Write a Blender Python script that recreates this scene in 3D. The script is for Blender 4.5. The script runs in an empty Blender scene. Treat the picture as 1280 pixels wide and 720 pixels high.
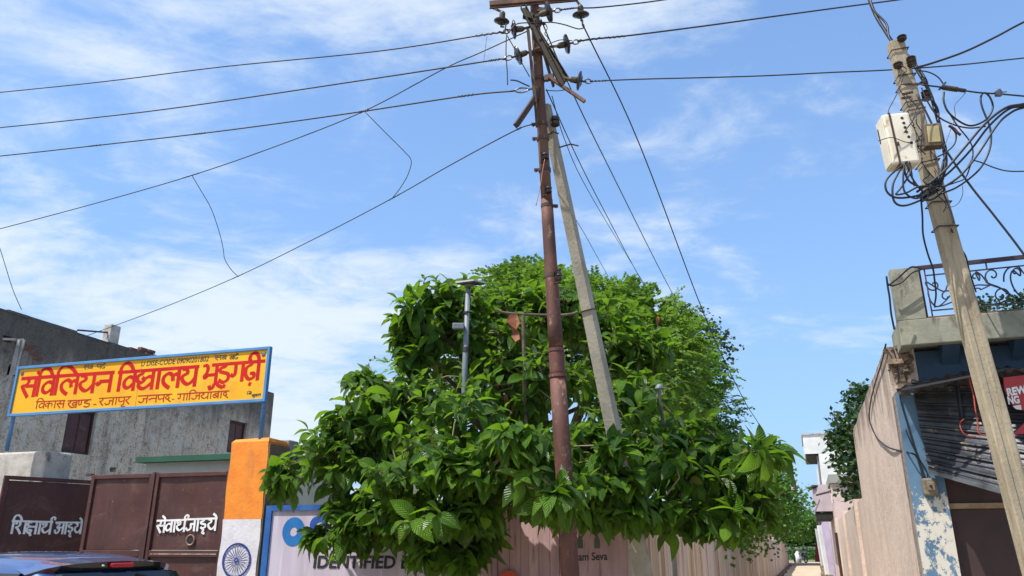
import bpy, math, random
import numpy as np
from mathutils import Vector, Matrix
R = math.radians
C = bpy.context.scene.collection
scn = bpy.context.scene

# ------------------------------------------------------------------ camera, sky, sun, exposure
EYE = 1.55
PITCH = math.atan(320 / 960.0)
cd = bpy.data.cameras.new('camera'); cam = bpy.data.objects.new('camera', cd); C.objects.link(cam)
cam.location = (0, 0, EYE); cam.rotation_euler = (math.pi / 2 + PITCH, 0, 0)
cd.sensor_width = 36; cd.lens = 27.0; cd.clip_end = 2000; cd.clip_start = 0.05
scn.camera = cam

SUN_TO = Vector((-0.42, -0.25, 0.875)).normalized()
SUN_EL = math.asin(SUN_TO.z); SUN_AZ = math.atan2(SUN_TO.x, SUN_TO.y)
world = bpy.data.worlds.new("World"); scn.world = world; world.use_nodes = True
nt = world.node_tree; N = nt.nodes; L = nt.links
N.clear()
out = N.new('ShaderNodeOutputWorld'); bg = N.new('ShaderNodeBackground'); L.new(bg.outputs[0], out.inputs[0])
sky = N.new('ShaderNodeTexSky'); sky.sky_type = 'NISHITA'; sky.sun_disc = False
sky.sun_elevation = SUN_EL; sky.sun_rotation = SUN_AZ
sky.air_density = 1.0; sky.dust_density = 1.2; sky.ozone_density = 2.0; sky.altitude = 200
bg.inputs[1].default_value = 0.13
tc = N.new('ShaderNodeTexCoord'); sep = N.new('ShaderNodeSeparateXYZ'); L.new(tc.outputs['Generated'], sep.inputs[0])
def wm(op, a, b=None, c=None, clamp=False):
    n = N.new('ShaderNodeMath'); n.operation = op; n.use_clamp = clamp
    for i, v in enumerate((a, b, c)):
        if v is None: continue
        if isinstance(v, (int, float)): n.inputs[i].default_value = v
        else: L.new(v, n.inputs[i])
    return n.outputs[0]
zc = wm('MAXIMUM', sep.outputs[2], 0.0)
den = wm('ADD', zc, 0.16)
cx = wm('DIVIDE', sep.outputs[0], den); cy = wm('DIVIDE', sep.outputs[1], den)
comb = N.new('ShaderNodeCombineXYZ'); L.new(cx, comb.inputs[0]); L.new(cy, comb.inputs[1])
def wnoise(scale, rot, sc, loc, detail=6, rough=.55, dist=.3):
    mp = N.new('ShaderNodeMapping'); mp.inputs['Rotation'].default_value = (0, 0, rot); mp.inputs['Scale'].default_value = sc
    mp.inputs['Location'].default_value = loc
    L.new(comb.outputs[0], mp.inputs[0]); n = N.new('ShaderNodeTexNoise'); n.inputs['Scale'].default_value = scale
    n.inputs['Detail'].default_value = detail; n.inputs['Roughness'].default_value = rough; n.inputs['Distortion'].default_value = dist
    L.new(mp.outputs[0], n.inputs[0]); return n.outputs[0]
n1 = wnoise(2.9, R(-55), (0.85, 1.1, 1), (3.1, 1.7, 0), 10, .60, .45)
n2 = wnoise(0.55, R(-30), (1, 1.4, 1), (7.3, 2.2, 0), 4, .5, .2)
n3 = wnoise(8.0, R(-48), (0.8, 1.3, 1), (1.1, 5.7, 0), 8, .65, .6)
cov = wm('ADD', wm('MULTIPLY', n1, 0.60), wm('ADD', wm('MULTIPLY', n2, 0.75), wm('MULTIPLY', n3, 0.24)))
# the cloud bank lies to the west of the street (left of the view): coverage falls off along world x
cov = wm('SUBTRACT', cov, wm('MULTIPLY', wm('MULTIPLY_ADD', cx, 1.0, 0.15), 0.085))
mr = N.new('ShaderNodeMapRange'); mr.interpolation_type = 'SMOOTHSTEP'
mr.inputs[1].default_value = 0.70; mr.inputs[2].default_value = 0.96; mr.inputs[3].default_value = 0.0; mr.inputs[4].default_value = 0.90
L.new(cov, mr.inputs[0])
# thin veil near the horizon
veil = wm('ADD', wm('MULTIPLY', wm('POWER', wm('SUBTRACT', 1.0, zc, None, True), 2.2), 0.64), 0.24, None, True)
fac = mr.outputs[0]
mix = N.new('ShaderNodeMix'); mix.data_type = 'RGBA'
gain = N.new('ShaderNodeMix'); gain.data_type = 'RGBA'; gain.blend_type = 'MULTIPLY'; gain.inputs[0].default_value = 1
L.new(sky.outputs[0], gain.inputs[6]); gain.inputs[7].default_value = (0.80, 1.16, 1.48, 1)
hz = N.new('ShaderNodeMix'); hz.data_type = 'RGBA'; L.new(veil, hz.inputs[0]); L.new(gain.outputs[2], hz.inputs[6]); hz.inputs[7].default_value = (2.18, 3.20, 4.75, 1)
L.new(fac, mix.inputs[0]); L.new(hz.outputs[2], mix.inputs[6]); mix.inputs[7].default_value = (4.5, 5.0, 5.5, 1)
L.new(mix.outputs[2], bg.inputs[0])

sl = bpy.data.lights.new('sun', 'SUN'); sl.energy = 4.4; sl.angle = R(0.5); sl.color = (1.0, 0.955, 0.88)
so = bpy.data.objects.new('sun', sl); C.objects.link(so); so.rotation_euler = (-SUN_TO).to_track_quat('-Z', 'Y').to_euler()
so.location = (0, 0, 30)
vs = scn.view_settings; vs.view_transform = 'Standard'; vs.look = 'None'; vs.gamma = 1; vs.exposure = 0.55
try: scn.cycles.use_denoising = True
except Exception: pass

# ------------------------------------------------------------------ geometry helpers
SP, CP = math.sin(PITCH), math.cos(PITCH)
def ray(px, py):
    u = (px - 640) / 960.0; v = (360 - py) / 960.0
    return Vector((u, CP - v * SP, SP + v * CP))
def at(px, py, Y):
    d = ray(px, py); return Vector((0, 0, EYE)) + d * (Y / d.y)
def atz(px, Y, z):
    # point at depth Y and height z whose column is px
    h = 1.0
    r = (z - EYE) / Y
    v = (r * CP - SP) / (CP + r * SP)
    return at(px, 360 - 960 * v, Y)
class Plane:
    def __init__(s, P, e1, e2=(0, 0, 1)):
        s.P = Vector(P); s.e1 = Vector(e1).normalized(); s.e2 = Vector(e2).normalized()
        s.n = s.e1.cross(s.e2)            # for e1 = right, e2 = up this points towards the viewer
    def px(s, x, y):
        o = Vector((0, 0, EYE)); d = ray(x, y); t = (s.P - o).dot(s.n) / d.dot(s.n)
        q = o + d * t - s.P; return q.dot(s.e1), q.dot(s.e2)
    def pt(s, a, b, off=0.0): return s.P + s.e1 * a + s.e2 * b + s.n * off
def norm(v): return Vector(v).normalized()

class MB:
    def __init__(s): s.v = []; s.f = []; s.m = []; s.uv = None
    def quad(s, a, b, c, d, mi=0):
        i = len(s.v); s.v += [tuple(a), tuple(b), tuple(c), tuple(d)]; s.f.append((i, i+1, i+2, i+3)); s.m.append(mi)
    def poly(s, pts, mi=0):
        i = len(s.v); s.v += [tuple(p) for p in pts]; s.f.append(tuple(range(i, i+len(pts)))); s.m.append(mi)
    def hexa(s, p, mi=0):
        # p: 8 points, bottom ring 0-3, top ring 4-7
        i = len(s.v); s.v += [tuple(q) for q in p]
        for f in ((3,2,1,0),(4,5,6,7),(0,1,5,4),(1,2,6,5),(2,3,7,6),(3,0,4,7)):
            s.f.append(tuple(i+k for k in f)); s.m.append(mi)
    def box(s, c, size, ax=None, mi=0):
        c = Vector(c); X, Y, Z = ax if ax else (Vector((1,0,0)), Vector((0,1,0)), Vector((0,0,1)))
        hx, hy, hz = X*(size[0]/2), Y*(size[1]/2), Z*(size[2]/2)
        s.hexa([c-hx-hy-hz, c+hx-hy-hz, c+hx+hy-hz, c-hx+hy-hz, c-hx-hy+hz, c+hx-hy+hz, c+hx+hy+hz, c-hx+hy+hz], mi)
    def bar(s, a, b, w, h, up=(0,0,1), mi=0):
        a = Vector(a); b = Vector(b); d = (b-a).normalized(); u = Vector(up)
        if abs(d.dot(u)) > .98: u = Vector((1,0,0))
        x = d.cross(u).normalized(); z = x.cross(d).normalized()
        hw, hh = x*(w/2), z*(h/2)
        s.hexa([a-hw-hh, a+hw-hh, b+hw-hh, b-hw-hh, a-hw+hh, a+hw+hh, b+hw+hh, b-hw+hh], mi)
    def tube(s, pts, rad, n=6, mi=0, cap=True):
        pts = [Vector(p) for p in pts]
        if not hasattr(rad, '__len__'): rad = [rad]*len(pts)
        base = len(s.v); prev = None
        for k, p in enumerate(pts):
            if k == 0: d = pts[1]-p
            elif k == len(pts)-1: d = p-pts[-2]
            else: d = pts[k+1]-pts[k-1]
            d = d.normalized() if d.length > 1e-9 else Vector((0,0,1))
            if prev is None:
                a = Vector((0,0,1)) if abs(d.z) < .9 else Vector((1,0,0)); x = d.cross(a).normalized()
            else:
                x = prev - d*prev.dot(d)
                if x.length < 1e-6: x = d.orthogonal()
                x.normalize()
            prev = x; y = d.cross(x)
            for j in range(n):
                t = 2*math.pi*j/n; s.v.append(tuple(p + x*(math.cos(t)*rad[k]) + y*(math.sin(t)*rad[k])))
        for k in range(len(pts)-1):
            for j in range(n):
                a = base+k*n+j; b = base+k*n+(j+1) % n
                s.f.append((a, b, b+n, a+n)); s.m.append(mi)
        if cap:
            s.f.append(tuple(base+j for j in range(n-1,-1,-1))); s.m.append(mi)
            e = base+(len(pts)-1)*n; s.f.append(tuple(e+j for j in range(n))); s.m.append(mi)
    def lathe(s, o, axis, prof, n=14, mi=0):
        # prof: list of (distance along axis, radius)
        o = Vector(o); d = Vector(axis).normalized(); x = d.orthogonal().normalized(); y = d.cross(x); base = len(s.v)
        for h, r in prof:
            for j in range(n):
                t = 2*math.pi*j/n; s.v.append(tuple(o + d*h + (x*math.cos(t)+y*math.sin(t))*max(r, 1e-4)))
        for k in range(len(prof)-1):
            for j in range(n):
                a = base+k*n+j; b = base+k*n+(j+1) % n; s.f.append((a, b, b+n, a+n)); s.m.append(mi)
        s.f.append(tuple(base+j for j in range(n-1,-1,-1))); s.m.append(mi)
        e = base+(len(prof)-1)*n; s.f.append(tuple(e+j for j in range(n))); s.m.append(mi)

def world_loc(o):
    v = Vector((0,0,0))
    while o is not None: v += Vector(o.location); o = o.parent
    return v
def mesh_of(mb, name, mats, org, smooth=False):
    me = bpy.data.meshes.new(name)
    v = [(p[0]-org.x, p[1]-org.y, p[2]-org.z) for p in mb.v]
    me.from_pydata(v, [], mb.f)
    if not isinstance(mats, (list, tuple)): mats = [mats]
    for m in mats: me.materials.append(m)
    if len(mats) > 1: me.polygons.foreach_set('material_index', mb.m)
    if smooth: me.polygons.foreach_set('use_smooth', [True]*len(me.polygons))
    if mb.uv is not None:
        uvl = me.uv_layers.new(name='UVMap'); uvl.data.foreach_set('uv', mb.uv)
    me.update(); return me
def part(name, mb, mats, parent, smooth=False, label=None, kind=None, bevel=0):
    org = world_loc(parent) if parent else Vector((0,0,0))
    o = bpy.data.objects.new(name, mesh_of(mb, name, mats, org, smooth)); C.objects.link(o)
    if parent: o.parent = parent
    if label: o['label'] = label
    if kind: o['kind'] = kind
    if bevel:
        b = o.modifiers.new('bevel', 'BEVEL'); b.width = bevel; b.segments = 2; b.limit_method = 'ANGLE'; b.angle_limit = R(40)
    return o
def thing(name, label, cat, loc, group=None):
    o = bpy.data.objects.new(name, None); C.objects.link(o); o.location = loc; o.empty_display_size = .1
    o['label'] = label; o['category'] = cat
    if group: o['group'] = group
    return o
def solo(name, mb, mats, label, cat, loc, group=None, smooth=False, bevel=0):
    loc = Vector(loc)
    o = bpy.data.objects.new(name, mesh_of(mb, name, mats, loc, smooth)); C.objects.link(o); o.location = loc
    o['label'] = label; o['category'] = cat
    if group: o['group'] = group
    if bevel:
        b = o.modifiers.new('bevel', 'BEVEL'); b.width = bevel; b.segments = 2; b.limit_method = 'ANGLE'; b.angle_limit = R(40)
    return o
def struct(name, mb, mats, smooth=False):
    o = part(name, mb, mats, None, smooth); o['kind'] = 'structure'; return o
def smooth_path(pts, sub=6):
    pts = [Vector(p) for p in pts]
    if len(pts) < 3: return pts
    P = [pts[0]*2-pts[1]] + pts + [pts[-1]*2-pts[-2]]; o = []
    for i in range(1, len(P)-2):
        for k in range(sub):
            t = k/sub; t2 = t*t; t3 = t2*t
            o.append(.5*((2*P[i]) + (P[i+1]-P[i-1])*t + (2*P[i-1]-5*P[i]+4*P[i+1]-P[i+2])*t2 + (3*P[i]-P[i-1]-3*P[i+1]+P[i+2])*t3))
    o.append(pts[-1]); return o
def wall_panel(mb, pl, a0, a1, b0, b1, th, holes=(), topz=None, mi=0, n_seg=0):
    # solid wall slab in the plane's frame, front face at offset 0, thickness th behind; rectangular holes cut through
    xs = sorted({a0, a1, *[h[0] for h in holes], *[h[1] for h in holes]}); zs = sorted({b0, b1, *[h[2] for h in holes], *[h[3] for h in holes]})
    def hole(x, z): return any(h[0]-1e-6 < x < h[1]+1e-6 and h[2]-1e-6 < z < h[3]+1e-6 for h in holes)
    for i in range(len(xs)-1):
        for j in range(len(zs)-1):
            cx_, cz_ = (xs[i]+xs[i+1])/2, (zs[j]+zs[j+1])/2
            if hole(cx_, cz_): continue
            A, B, Cc, D = xs[i], xs[i+1], zs[j], zs[j+1]
            mb.quad(pl.pt(A,Cc), pl.pt(B,Cc), pl.pt(B,D), pl.pt(A,D), mi)
            mb.quad(pl.pt(B,Cc,-th), pl.pt(A,Cc,-th), pl.pt(A,D,-th), pl.pt(B,D,-th), mi)
            if i == 0 or hole((xs[i-1]+xs[i])/2, cz_): mb.quad(pl.pt(A,Cc,-th), pl.pt(A,Cc), pl.pt(A,D), pl.pt(A,D,-th), mi)
            if i == len(xs)-2 or hole((xs[i+1]+xs[i+2])/2, cz_): mb.quad(pl.pt(B,Cc), pl.pt(B,Cc,-th), pl.pt(B,D,-th), pl.pt(B,D), mi)
            if j == 0 or hole(cx_, (zs[j-1]+zs[j])/2): mb.quad(pl.pt(A,Cc,-th), pl.pt(B,Cc,-th), pl.pt(B,Cc), pl.pt(A,Cc), mi)
            if j == len(zs)-2 or hole(cx_, (zs[j+1]+zs[j+2])/2): mb.quad(pl.pt(A,D), pl.pt(B,D), pl.pt(B,D,-th), pl.pt(A,D,-th), mi)
def pbox(mb, pl, a0, a1, b0, b1, o0, o1, mi=0):
    # box in a plane's frame; o0 < o1 offsets along the normal
    mb.hexa([pl.pt(a0,b0,o1), pl.pt(a1,b0,o1), pl.pt(a1,b0,o0), pl.pt(a0,b0,o0), pl.pt(a0,b1,o1), pl.pt(a1,b1,o1), pl.pt(a1,b1,o0), pl.pt(a0,b1,o0)], mi)

# ------------------------------------------------------------------ materials
def new_mat(name):
    m = bpy.data.materials.new(name); m.use_nodes = True; n = m.node_tree.nodes; b = n['Principled BSDF']; return m, n, m.node_tree.links, b
def nmath(n, l, op, a, b=None, clamp=False):
    x = n.new('ShaderNodeMath'); x.operation = op; x.use_clamp = clamp
    for i, v in enumerate((a, b)):
        if v is None: continue
        if isinstance(v, (int, float)): x.inputs[i].default_value = v
        else: l.new(v, x.inputs[i])
    return x.outputs[0]
def nnoise(n, l, scale, sc=(1,1,1), detail=6, rough=.6, dist=0, coord='Object', loc=(0,0,0)):
    t = n.new('ShaderNodeTexCoord'); mp = n.new('ShaderNodeMapping'); mp.inputs['Scale'].default_value = sc; mp.inputs['Location'].default_value = loc
    l.new(t.outputs[coord], mp.inputs[0]); x = n.new('ShaderNodeTexNoise'); x.inputs['Scale'].default_value = scale
    x.inputs['Detail'].default_value = detail; x.inputs['Roughness'].default_value = rough; x.inputs['Distortion'].default_value = dist
    l.new(mp.outputs[0], x.inputs[0]); return x.outputs[0]
def nramp(n, l, fac, stops):
    r = n.new('ShaderNodeValToRGB'); e = r.color_ramp.elements
    e[0].position, e[0].color = stops[0][0], (*stops[0][1], 1); e[1].position, e[1].color = stops[-1][0], (*stops[-1][1], 1)
    for p, c in stops[1:-1]:
        q = e.new(p); q.color = (*c, 1)
    l.new(fac, r.inputs[0]); return r.outputs[0]
def nmix(n, l, fac, a, b, blend='MIX'):
    x = n.new('ShaderNodeMix'); x.data_type = 'RGBA'; x.blend_type = blend
    for i, v in ((0, fac), (6, a), (7, b)):
        if isinstance(v, (int, float)): x.inputs[i].default_value = v
        elif isinstance(v, tuple): x.inputs[i].default_value = (*v, 1)
        else: l.new(v, x.inputs[i])
    return x.outputs[2]
def nbump(n, l, b, h, strength=.5, dist=.02):
    x = n.new('ShaderNodeBump'); x.inputs['Strength'].default_value = strength; x.inputs['Distance'].default_value = dist
    l.new(h, x.inputs['Height']); l.new(x.outputs[0], b.inputs['Normal'])
def step(n, l, fac, lo, hi):
    x = n.new('ShaderNodeMapRange'); x.interpolation_type = 'SMOOTHSTEP'; x.inputs[1].default_value = lo; x.inputs[2].default_value = hi
    l.new(fac, x.inputs[0]); return x.outputs[0]
def height_mask(n, l, z0, z1):
    # 0 below world height z0, 1 above z1
    g = n.new('ShaderNodeNewGeometry'); s = n.new('ShaderNodeSeparateXYZ'); l.new(g.outputs['Position'], s.inputs[0])
    return step(n, l, s.outputs[2], z0, z1), s
def simple(name, c1, c2=None, scale=6, rough=.7, metal=0, bump=.15, bscale=40, streak=None, sc=(1,1,1), spec=.5, stain=None, bdist=.01):
    m, n, l, b = new_mat(name)
    c2 = c2 or tuple(x*.75 for x in c1)
    col = nmix(n, l, step(n, l, nnoise(n, l, scale, sc), .35, .65), c1, c2)
    if stain:   # (colour, noise scale, threshold lo, hi, mapping scale)
        f = step(n, l, nnoise(n, l, stain[1], stain[4] if len(stain) > 4 else (1,1,1), 8, .65, .3, loc=(3,1,7)), stain[2], stain[3])
        col = nmix(n, l, f, col, stain[0])
    l.new(col, b.inputs['Base Color']); b.inputs['Roughness'].default_value = rough; b.inputs['Metallic'].default_value = metal
    b.inputs['Specular IOR Level'].default_value = spec
    if bump: nbump(n, l, b, nnoise(n, l, bscale, detail=8), bump, bdist)
    return m
# ------------------------------------------------------------------ the palette of materials
M = {}
def leafy(name, dark, light, trans, veins=True, rough=.38, spec=.5, tw=.35):
    m, n, l, b = new_mat(name)
    g = n.new('ShaderNodeNewGeometry'); oi = n.new('ShaderNodeObjectInfo')
    rnd = nmath(n, l, 'FRACT', nmath(n, l, 'ADD', g.outputs['Random Per Island'], oi.outputs['Random']))
    col = nmix(n, l, rnd, dark, light)
    w2 = nmath(n, l, 'FRACT', nmath(n, l, 'MULTIPLY', rnd, 7.31)); col = nmix(n, l, nmath(n, l, 'MULTIPLY', step(n, l, w2, .72, 1.0), .7), col, tuple(min(1, x*y) for x, y in zip(light, (1.5,1.25,1.2))))
    w3 = nmath(n, l, 'FRACT', nmath(n, l, 'MULTIPLY', rnd, 13.7)); col = nmix(n, l, nmath(n, l, 'MULTIPLY', step(n, l, w3, .8, 1.0), .35), col, (.12,.13,.08))
    # a few old yellow-brown leaves
    old = step(n, l, rnd, .985, .99); col = nmix(n, l, old, col, (.20, .13, .02))
    if veins:
        uvn = n.new('ShaderNodeUVMap'); s = n.new('ShaderNodeSeparateXYZ'); l.new(uvn.outputs[0], s.inputs[0])
        av = nmath(n, l, 'ABSOLUTE', nmath(n, l, 'SUBTRACT', s.outputs[1], .5))
        w = nmath(n, l, 'SINE', nmath(n, l, 'MULTIPLY', nmath(n, l, 'SUBTRACT', s.outputs[0], nmath(n, l, 'MULTIPLY', av, .55)), 6.283*11))
        rib = step(n, l, w, .55, 1.0)
        mid = step(n, l, av, .035, .0)
        mk = nmath(n, l, 'MAXIMUM', nmath(n, l, 'MULTIPLY', rib, .35), mid)
        col = nmix(n, l, nmath(n, l, 'MULTIPLY', mk, .55), col, tuple(min(1, x*2.2+.02) for x in light))
        nbump(n, l, b, w, .85, .010)
    l.new(col, b.inputs['Base Color']); b.inputs['Roughness'].default_value = rough; b.inputs['Specular IOR Level'].default_value = spec
    tr = n.new('ShaderNodeBsdfTranslucent'); l.new(nmix(n, l, rnd, trans, tuple(x*1.3 for x in trans)), tr.inputs[0])
    mx = n.new('ShaderNodeMixShader'); mx.inputs[0].default_value = tw
    l.new(b.outputs[0], mx.inputs[1]); l.new(tr.outputs[0], mx.inputs[2]); l.new(mx.outputs[0], n['Material Output'].inputs[0])
    return m
M['big_leaf'] = leafy('big_leaf', (.024,.078,.009), (.105,.235,.016), (.22,.42,.02), True, .36, .5, .30)
M['dead_leaf'] = simple('dead_leaf', (.28,.09,.04), (.16,.06,.03), 12, .8)
M['fine_leaf'] = leafy('fine_leaf', (.042,.105,.012), (.115,.205,.026), (.20,.36,.035), False, .5, .3, .35)
M['dark_leaf'] = leafy('dark_leaf', (.018,.045,.014), (.04,.085,.024), (.06,.14,.03), False, .42, .4, .25)
M['bush_leaf'] = leafy('bush_leaf', (.04,.11,.014), (.09,.20,.026), (.16,.34,.03), False, .45, .4, .3)
M['far_leaf'] = leafy('far_leaf', (.03,.09,.02), (.07,.15,.035), (.1,.22,.04), False, .6, .2, .25)
M['bark'] = simple('bark', (.16,.12,.08), (.09,.07,.05), 8, .9, bump=.6, bscale=25)
M['twig'] = simple('twig', (.15,.14,.06), (.22,.17,.09), 8, .8)
M['grass'] = simple('grass', (.07,.15,.02), (.14,.2,.03), 3, .9)
M['ground'] = simple('ground', (.33,.26,.18), (.24,.19,.13), 1.2, .95, bump=.4, bscale=12)
M['alley'] = simple('alley_paving', (.50,.40,.27), (.38,.31,.22), 1.5, .9, bump=.3, bscale=14, stain=((.24,.2,.15), 3, .6, .75))

def old_plaster():
    m, n, l, b = new_mat('weathered_plaster')
    base = nmix(n, l, step(n, l, nnoise(n, l, .9, detail=8), .35, .65), (.74,.63,.48), (.50,.43,.33))
    pit = nnoise(n, l, 26, detail=10, rough=.75)
    base = nmix(n, l, step(n, l, pit, .38, .50), (.15,.125,.095), base)
    mot = nnoise(n, l, 6, (1,1,.7), 9, .7, .4, loc=(5,2,1))
    base = nmix(n, l, nmath(n, l, 'MULTIPLY', step(n, l, mot, .50, .68), .65), base, (.07,.066,.06))
    pale = nnoise(n, l, 3.2, detail=8, rough=.7, loc=(1,8,2))
    base = nmix(n, l, nmath(n, l, 'MULTIPLY', step(n, l, pale, .48, .62), .75), base, (.62,.59,.51))
    run = nnoise(n, l, 2.2, (1.5,1.5,.10), 9, .7, loc=(6,6,2))
    base = nmix(n, l, nmath(n, l, 'MULTIPLY', step(n, l, run, .52, .66), .55), base, (.13,.115,.095))
    # soot running down from the parapet: a stain of the wall itself, strongest near the top
    g = n.new('ShaderNodeNewGeometry'); s = n.new('ShaderNodeSeparateXYZ'); l.new(g.outputs['Position'], s.inputs[0])
    top = step(n, l, nmath(n, l, 'ADD', s.outputs[2], nmath(n, l, 'MULTIPLY', nnoise(n, l, 2.5, (1,1,.25), 8, .7), 2.2)), 5.3, 6.9)
    base = nmix(n, l, nmath(n, l, 'MULTIPLY', top, .85), base, (.04,.038,.036))
    oc = nnoise(n, l, 1.6, detail=7, rough=.7, loc=(9,4,4))
    base = nmix(n, l, nmath(n, l, 'MULTIPLY', step(n, l, oc, .66, .72), .7), base, (.25,.12,.06))
    l.new(base, b.inputs['Base Color']); b.inputs['Roughness'].default_value = .95
    nbump(n, l, b, pit, .9, .03); return m
M['plaster_old'] = old_plaster()
M['plaster_pale'] = simple('rough_pale_plaster', (.50,.47,.42), (.34,.32,.28), 5, .95, bump=.5, bscale=30, stain=((.16,.14,.12), 7, .56, .68))
M['concrete_wall'] = simple('grey_concrete', (.30,.30,.27), (.19,.19,.17), 2.2, .95, bump=.4, bscale=30, stain=((.10,.10,.09), 6, .55, .75, (1,1,.4)))
M['brick'] = simple('red_brick', (.22,.09,.06), (.12,.06,.045), 8, .9, bump=.5)
M['sign_blue'] = simple('blue_frame_paint', (.06,.20,.43), (.08,.25,.50), 3, .45, bump=.05, stain=((.2,.3,.42), 14, .6, .75))
M['sign_yellow'] = simple('yellow_sign_paint', (.72,.36,.012), (.80,.43,.025), 1.2, .6, bump=.04, bscale=8, stain=((.70,.30,.03), 3.5, .48, .75), spec=.25)
M['red_paint'] = simple('red_lettering', (.46,.008,.012), (.54,.015,.012), 3, .75, bump=0, spec=.2)
M['darkred_paint'] = simple('dark_red_lettering', (.36,.016,.010), (.42,.03,.012), 8, .75, bump=0, spec=.2)
M['black_paint'] = simple('black_lettering', (.02,.02,.025), None, 8, .5, bump=0)
M['white_paint'] = simple('white_lettering', (.78,.78,.76), (.62,.62,.60), 12, .6, bump=0)
M['seam'] = simple('sheet_seam', (.45,.22,.02), None, 8, .6, bump=0)
def gate_mat():
    m, n, l, b = new_mat('maroon_gate_paint')
    c = nmix(n, l, step(n, l, nnoise(n, l, 1.6, (1,1,.6), 8, .65), .35, .7), (.058,.021,.019), (.088,.034,.028))
    c = nmix(n, l, nmath(n, l, 'MULTIPLY', step(n, l, nnoise(n, l, 9, (2.5,2.5,.3), 8, .7), .5, .8), .45), c, (.12,.062,.05))
    c = nmix(n, l, step(n, l, nnoise(n, l, 28, detail=6), .68, .72), c, (.27,.16,.12))
    c = nmix(n, l, nmath(n, l, 'MULTIPLY', step(n, l, nnoise(n, l, 2.6, (1,1,1.4), 9, .7, .6, loc=(2,7,1)), .52, .66), .45), c, (.14,.08,.066))
    l.new(c, b.inputs['Base Color']); b.inputs['Roughness'].default_value = .55; b.inputs['Specular IOR Level'].default_value = .4
    nbump(n, l, b, nnoise(n, l, 2.2, detail=2), .35, .05); return m
M['gate'] = gate_mat()
M['gate_pale'] = simple('scuffed_bar', (.40,.28,.22), (.2,.08,.06), 14, .7)
M['orange'] = simple('saffron_paint', (.80,.25,.018), (.72,.20,.015), 5, .75, bump=.5, bscale=22, stain=((.52,.17,.04), 4, .56, .78, (1.5,1.5,.35)))
M['pillar_white'] = simple('white_lime_paint', (.68,.65,.66), (.58,.55,.56), 5, .8, bump=.45, bscale=22, stain=((.40,.35,.30), 4, .60, .78, (1.5,1.5,.35)))
M['pillar_side'] = simple('dark_brown_side', (.17,.13,.08), (.10,.08,.05), 5, .95, bump=.5, bscale=25)
M['navy'] = simple('navy_paint', (.012,.03,.22), None, 6, .6, bump=0)
M['green'] = simple('dark_green_paint', (.015,.10,.06), (.02,.08,.05), 3, .6)
M['offwhite'] = simple('offwhite_wall', (.52,.54,.50), (.44,.46,.43), 2, .85)
M['board'] = simple('faded_lilac_board', (.52,.46,.54), (.42,.36,.43), 3, .75, bump=.1, bscale=10, stain=((.60,.56,.62), 5, .55, .7, (2.2,2.2,.12)), sc=(2,2,.2))
M['pink_wall'] = simple('faded_pink_sheet', (.48,.33,.33), (.34,.22,.23), 4, .85, bump=.25, bscale=16, stain=((.20,.12,.11), 7, .56, .70, (2,2,.12)), sc=(1,1,.2))
M['board_blue'] = simple('board_blue', (.01,.08,.30), (.02,.12,.36), 5, .5)
M['logo_blue'] = simple('logo_blue', (.005,.11,.36), (.01,.16,.42), 4, .5, bump=0)
M['logo_deep'] = simple('logo_deep_blue', (.008,.06,.36), (.01,.10,.42), 4, .5, bump=0)
M['logo_green'] = simple('logo_grey_green', (.07,.11,.08), None, 5, .6, bump=0)
M['logo_red'] = simple('logo_red', (.50,.07,.03), None, 5, .6, bump=0)
def streaky():
    m, n, l, b = new_mat('streaked_wall_plaster')
    c = nmix(n, l, step(n, l, nnoise(n, l, 3.2, (2.2,2.2,.10), 9, .7), .36, .62), (.30,.20,.13), (.60,.52,.42))
    c = nmix(n, l, step(n, l, nnoise(n, l, 9, (2.6,2.6,.10), 9, .7, loc=(2,5,3)), .52, .68), c, (.17,.105,.065))
    c = nmix(n, l, nmath(n, l, 'MULTIPLY', step(n, l, nnoise(n, l, .7, (1,1,.3), 5, .6, loc=(8,5,3)), .5, .62), .7), c, (.56,.52,.50))
    c = nmix(n, l, step(n, l, nnoise(n, l, 2.4, (1,1,.5), 8, .65, loc=(4,4,0)), .64, .70), c, (.10,.085,.075))
    l.new(c, b.inputs['Base Color']); b.inputs['Roughness'].default_value = .95; nbump(n, l, b, nnoise(n, l, 14, (2,2,.4), 8, .7), .5, .02); return m
M['streaky'] = streaky()
def pinkwall():
    m, n, l, b = new_mat('peach_plaster')
    c = nmix(n, l, step(n, l, nnoise(n, l, 1.3, detail=8), .35, .68), (.68,.54,.45), (.57,.44,.36))
    c = nmix(n, l, nmath(n, l, 'MULTIPLY', step(n, l, nnoise(n, l, 3.5, (1,1,.7), 9, .7), .50, .72), .6), c, (.74,.62,.52))
    g = n.new('ShaderNodeNewGeometry'); s = n.new('ShaderNodeSeparateXYZ'); l.new(g.outputs['Position'], s.inputs[0])
    st = nnoise(n, l, 2.4, (1.3,1.3,.4), 9, .72, loc=(4,1,6))
    top = step(n, l, nmath(n, l, 'ADD', nmath(n, l, 'MULTIPLY', s.outputs[2], .55), nmath(n, l, 'MULTIPLY', st, 1.9)), 2.58, 2.98)
    c = nmix(n, l, nmath(n, l, 'MULTIPLY', top, .85), c, (.115,.082,.062))
    drip = step(n, l, nnoise(n, l, 6.0, (1.5,1.5,.6), 9, .75, loc=(1,1,2)), .645, .68)
    c = nmix(n, l, nmath(n, l, 'MULTIPLY', drip, .75), c, (.15,.09,.065))
    ch = step(n, l, nnoise(n, l, 9, detail=6, rough=.6, loc=(7,2,2)), .70, .715)
    c = nmix(n, l, ch, c, (.30,.20,.14))
    l.new(c, b.inputs['Base Color']); b.inputs['Roughness'].default_value = .92
    nbump(n, l, b, nnoise(n, l, 9, detail=9, rough=.7), .55, .03); return m
M['peach'] = pinkwall()
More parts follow.
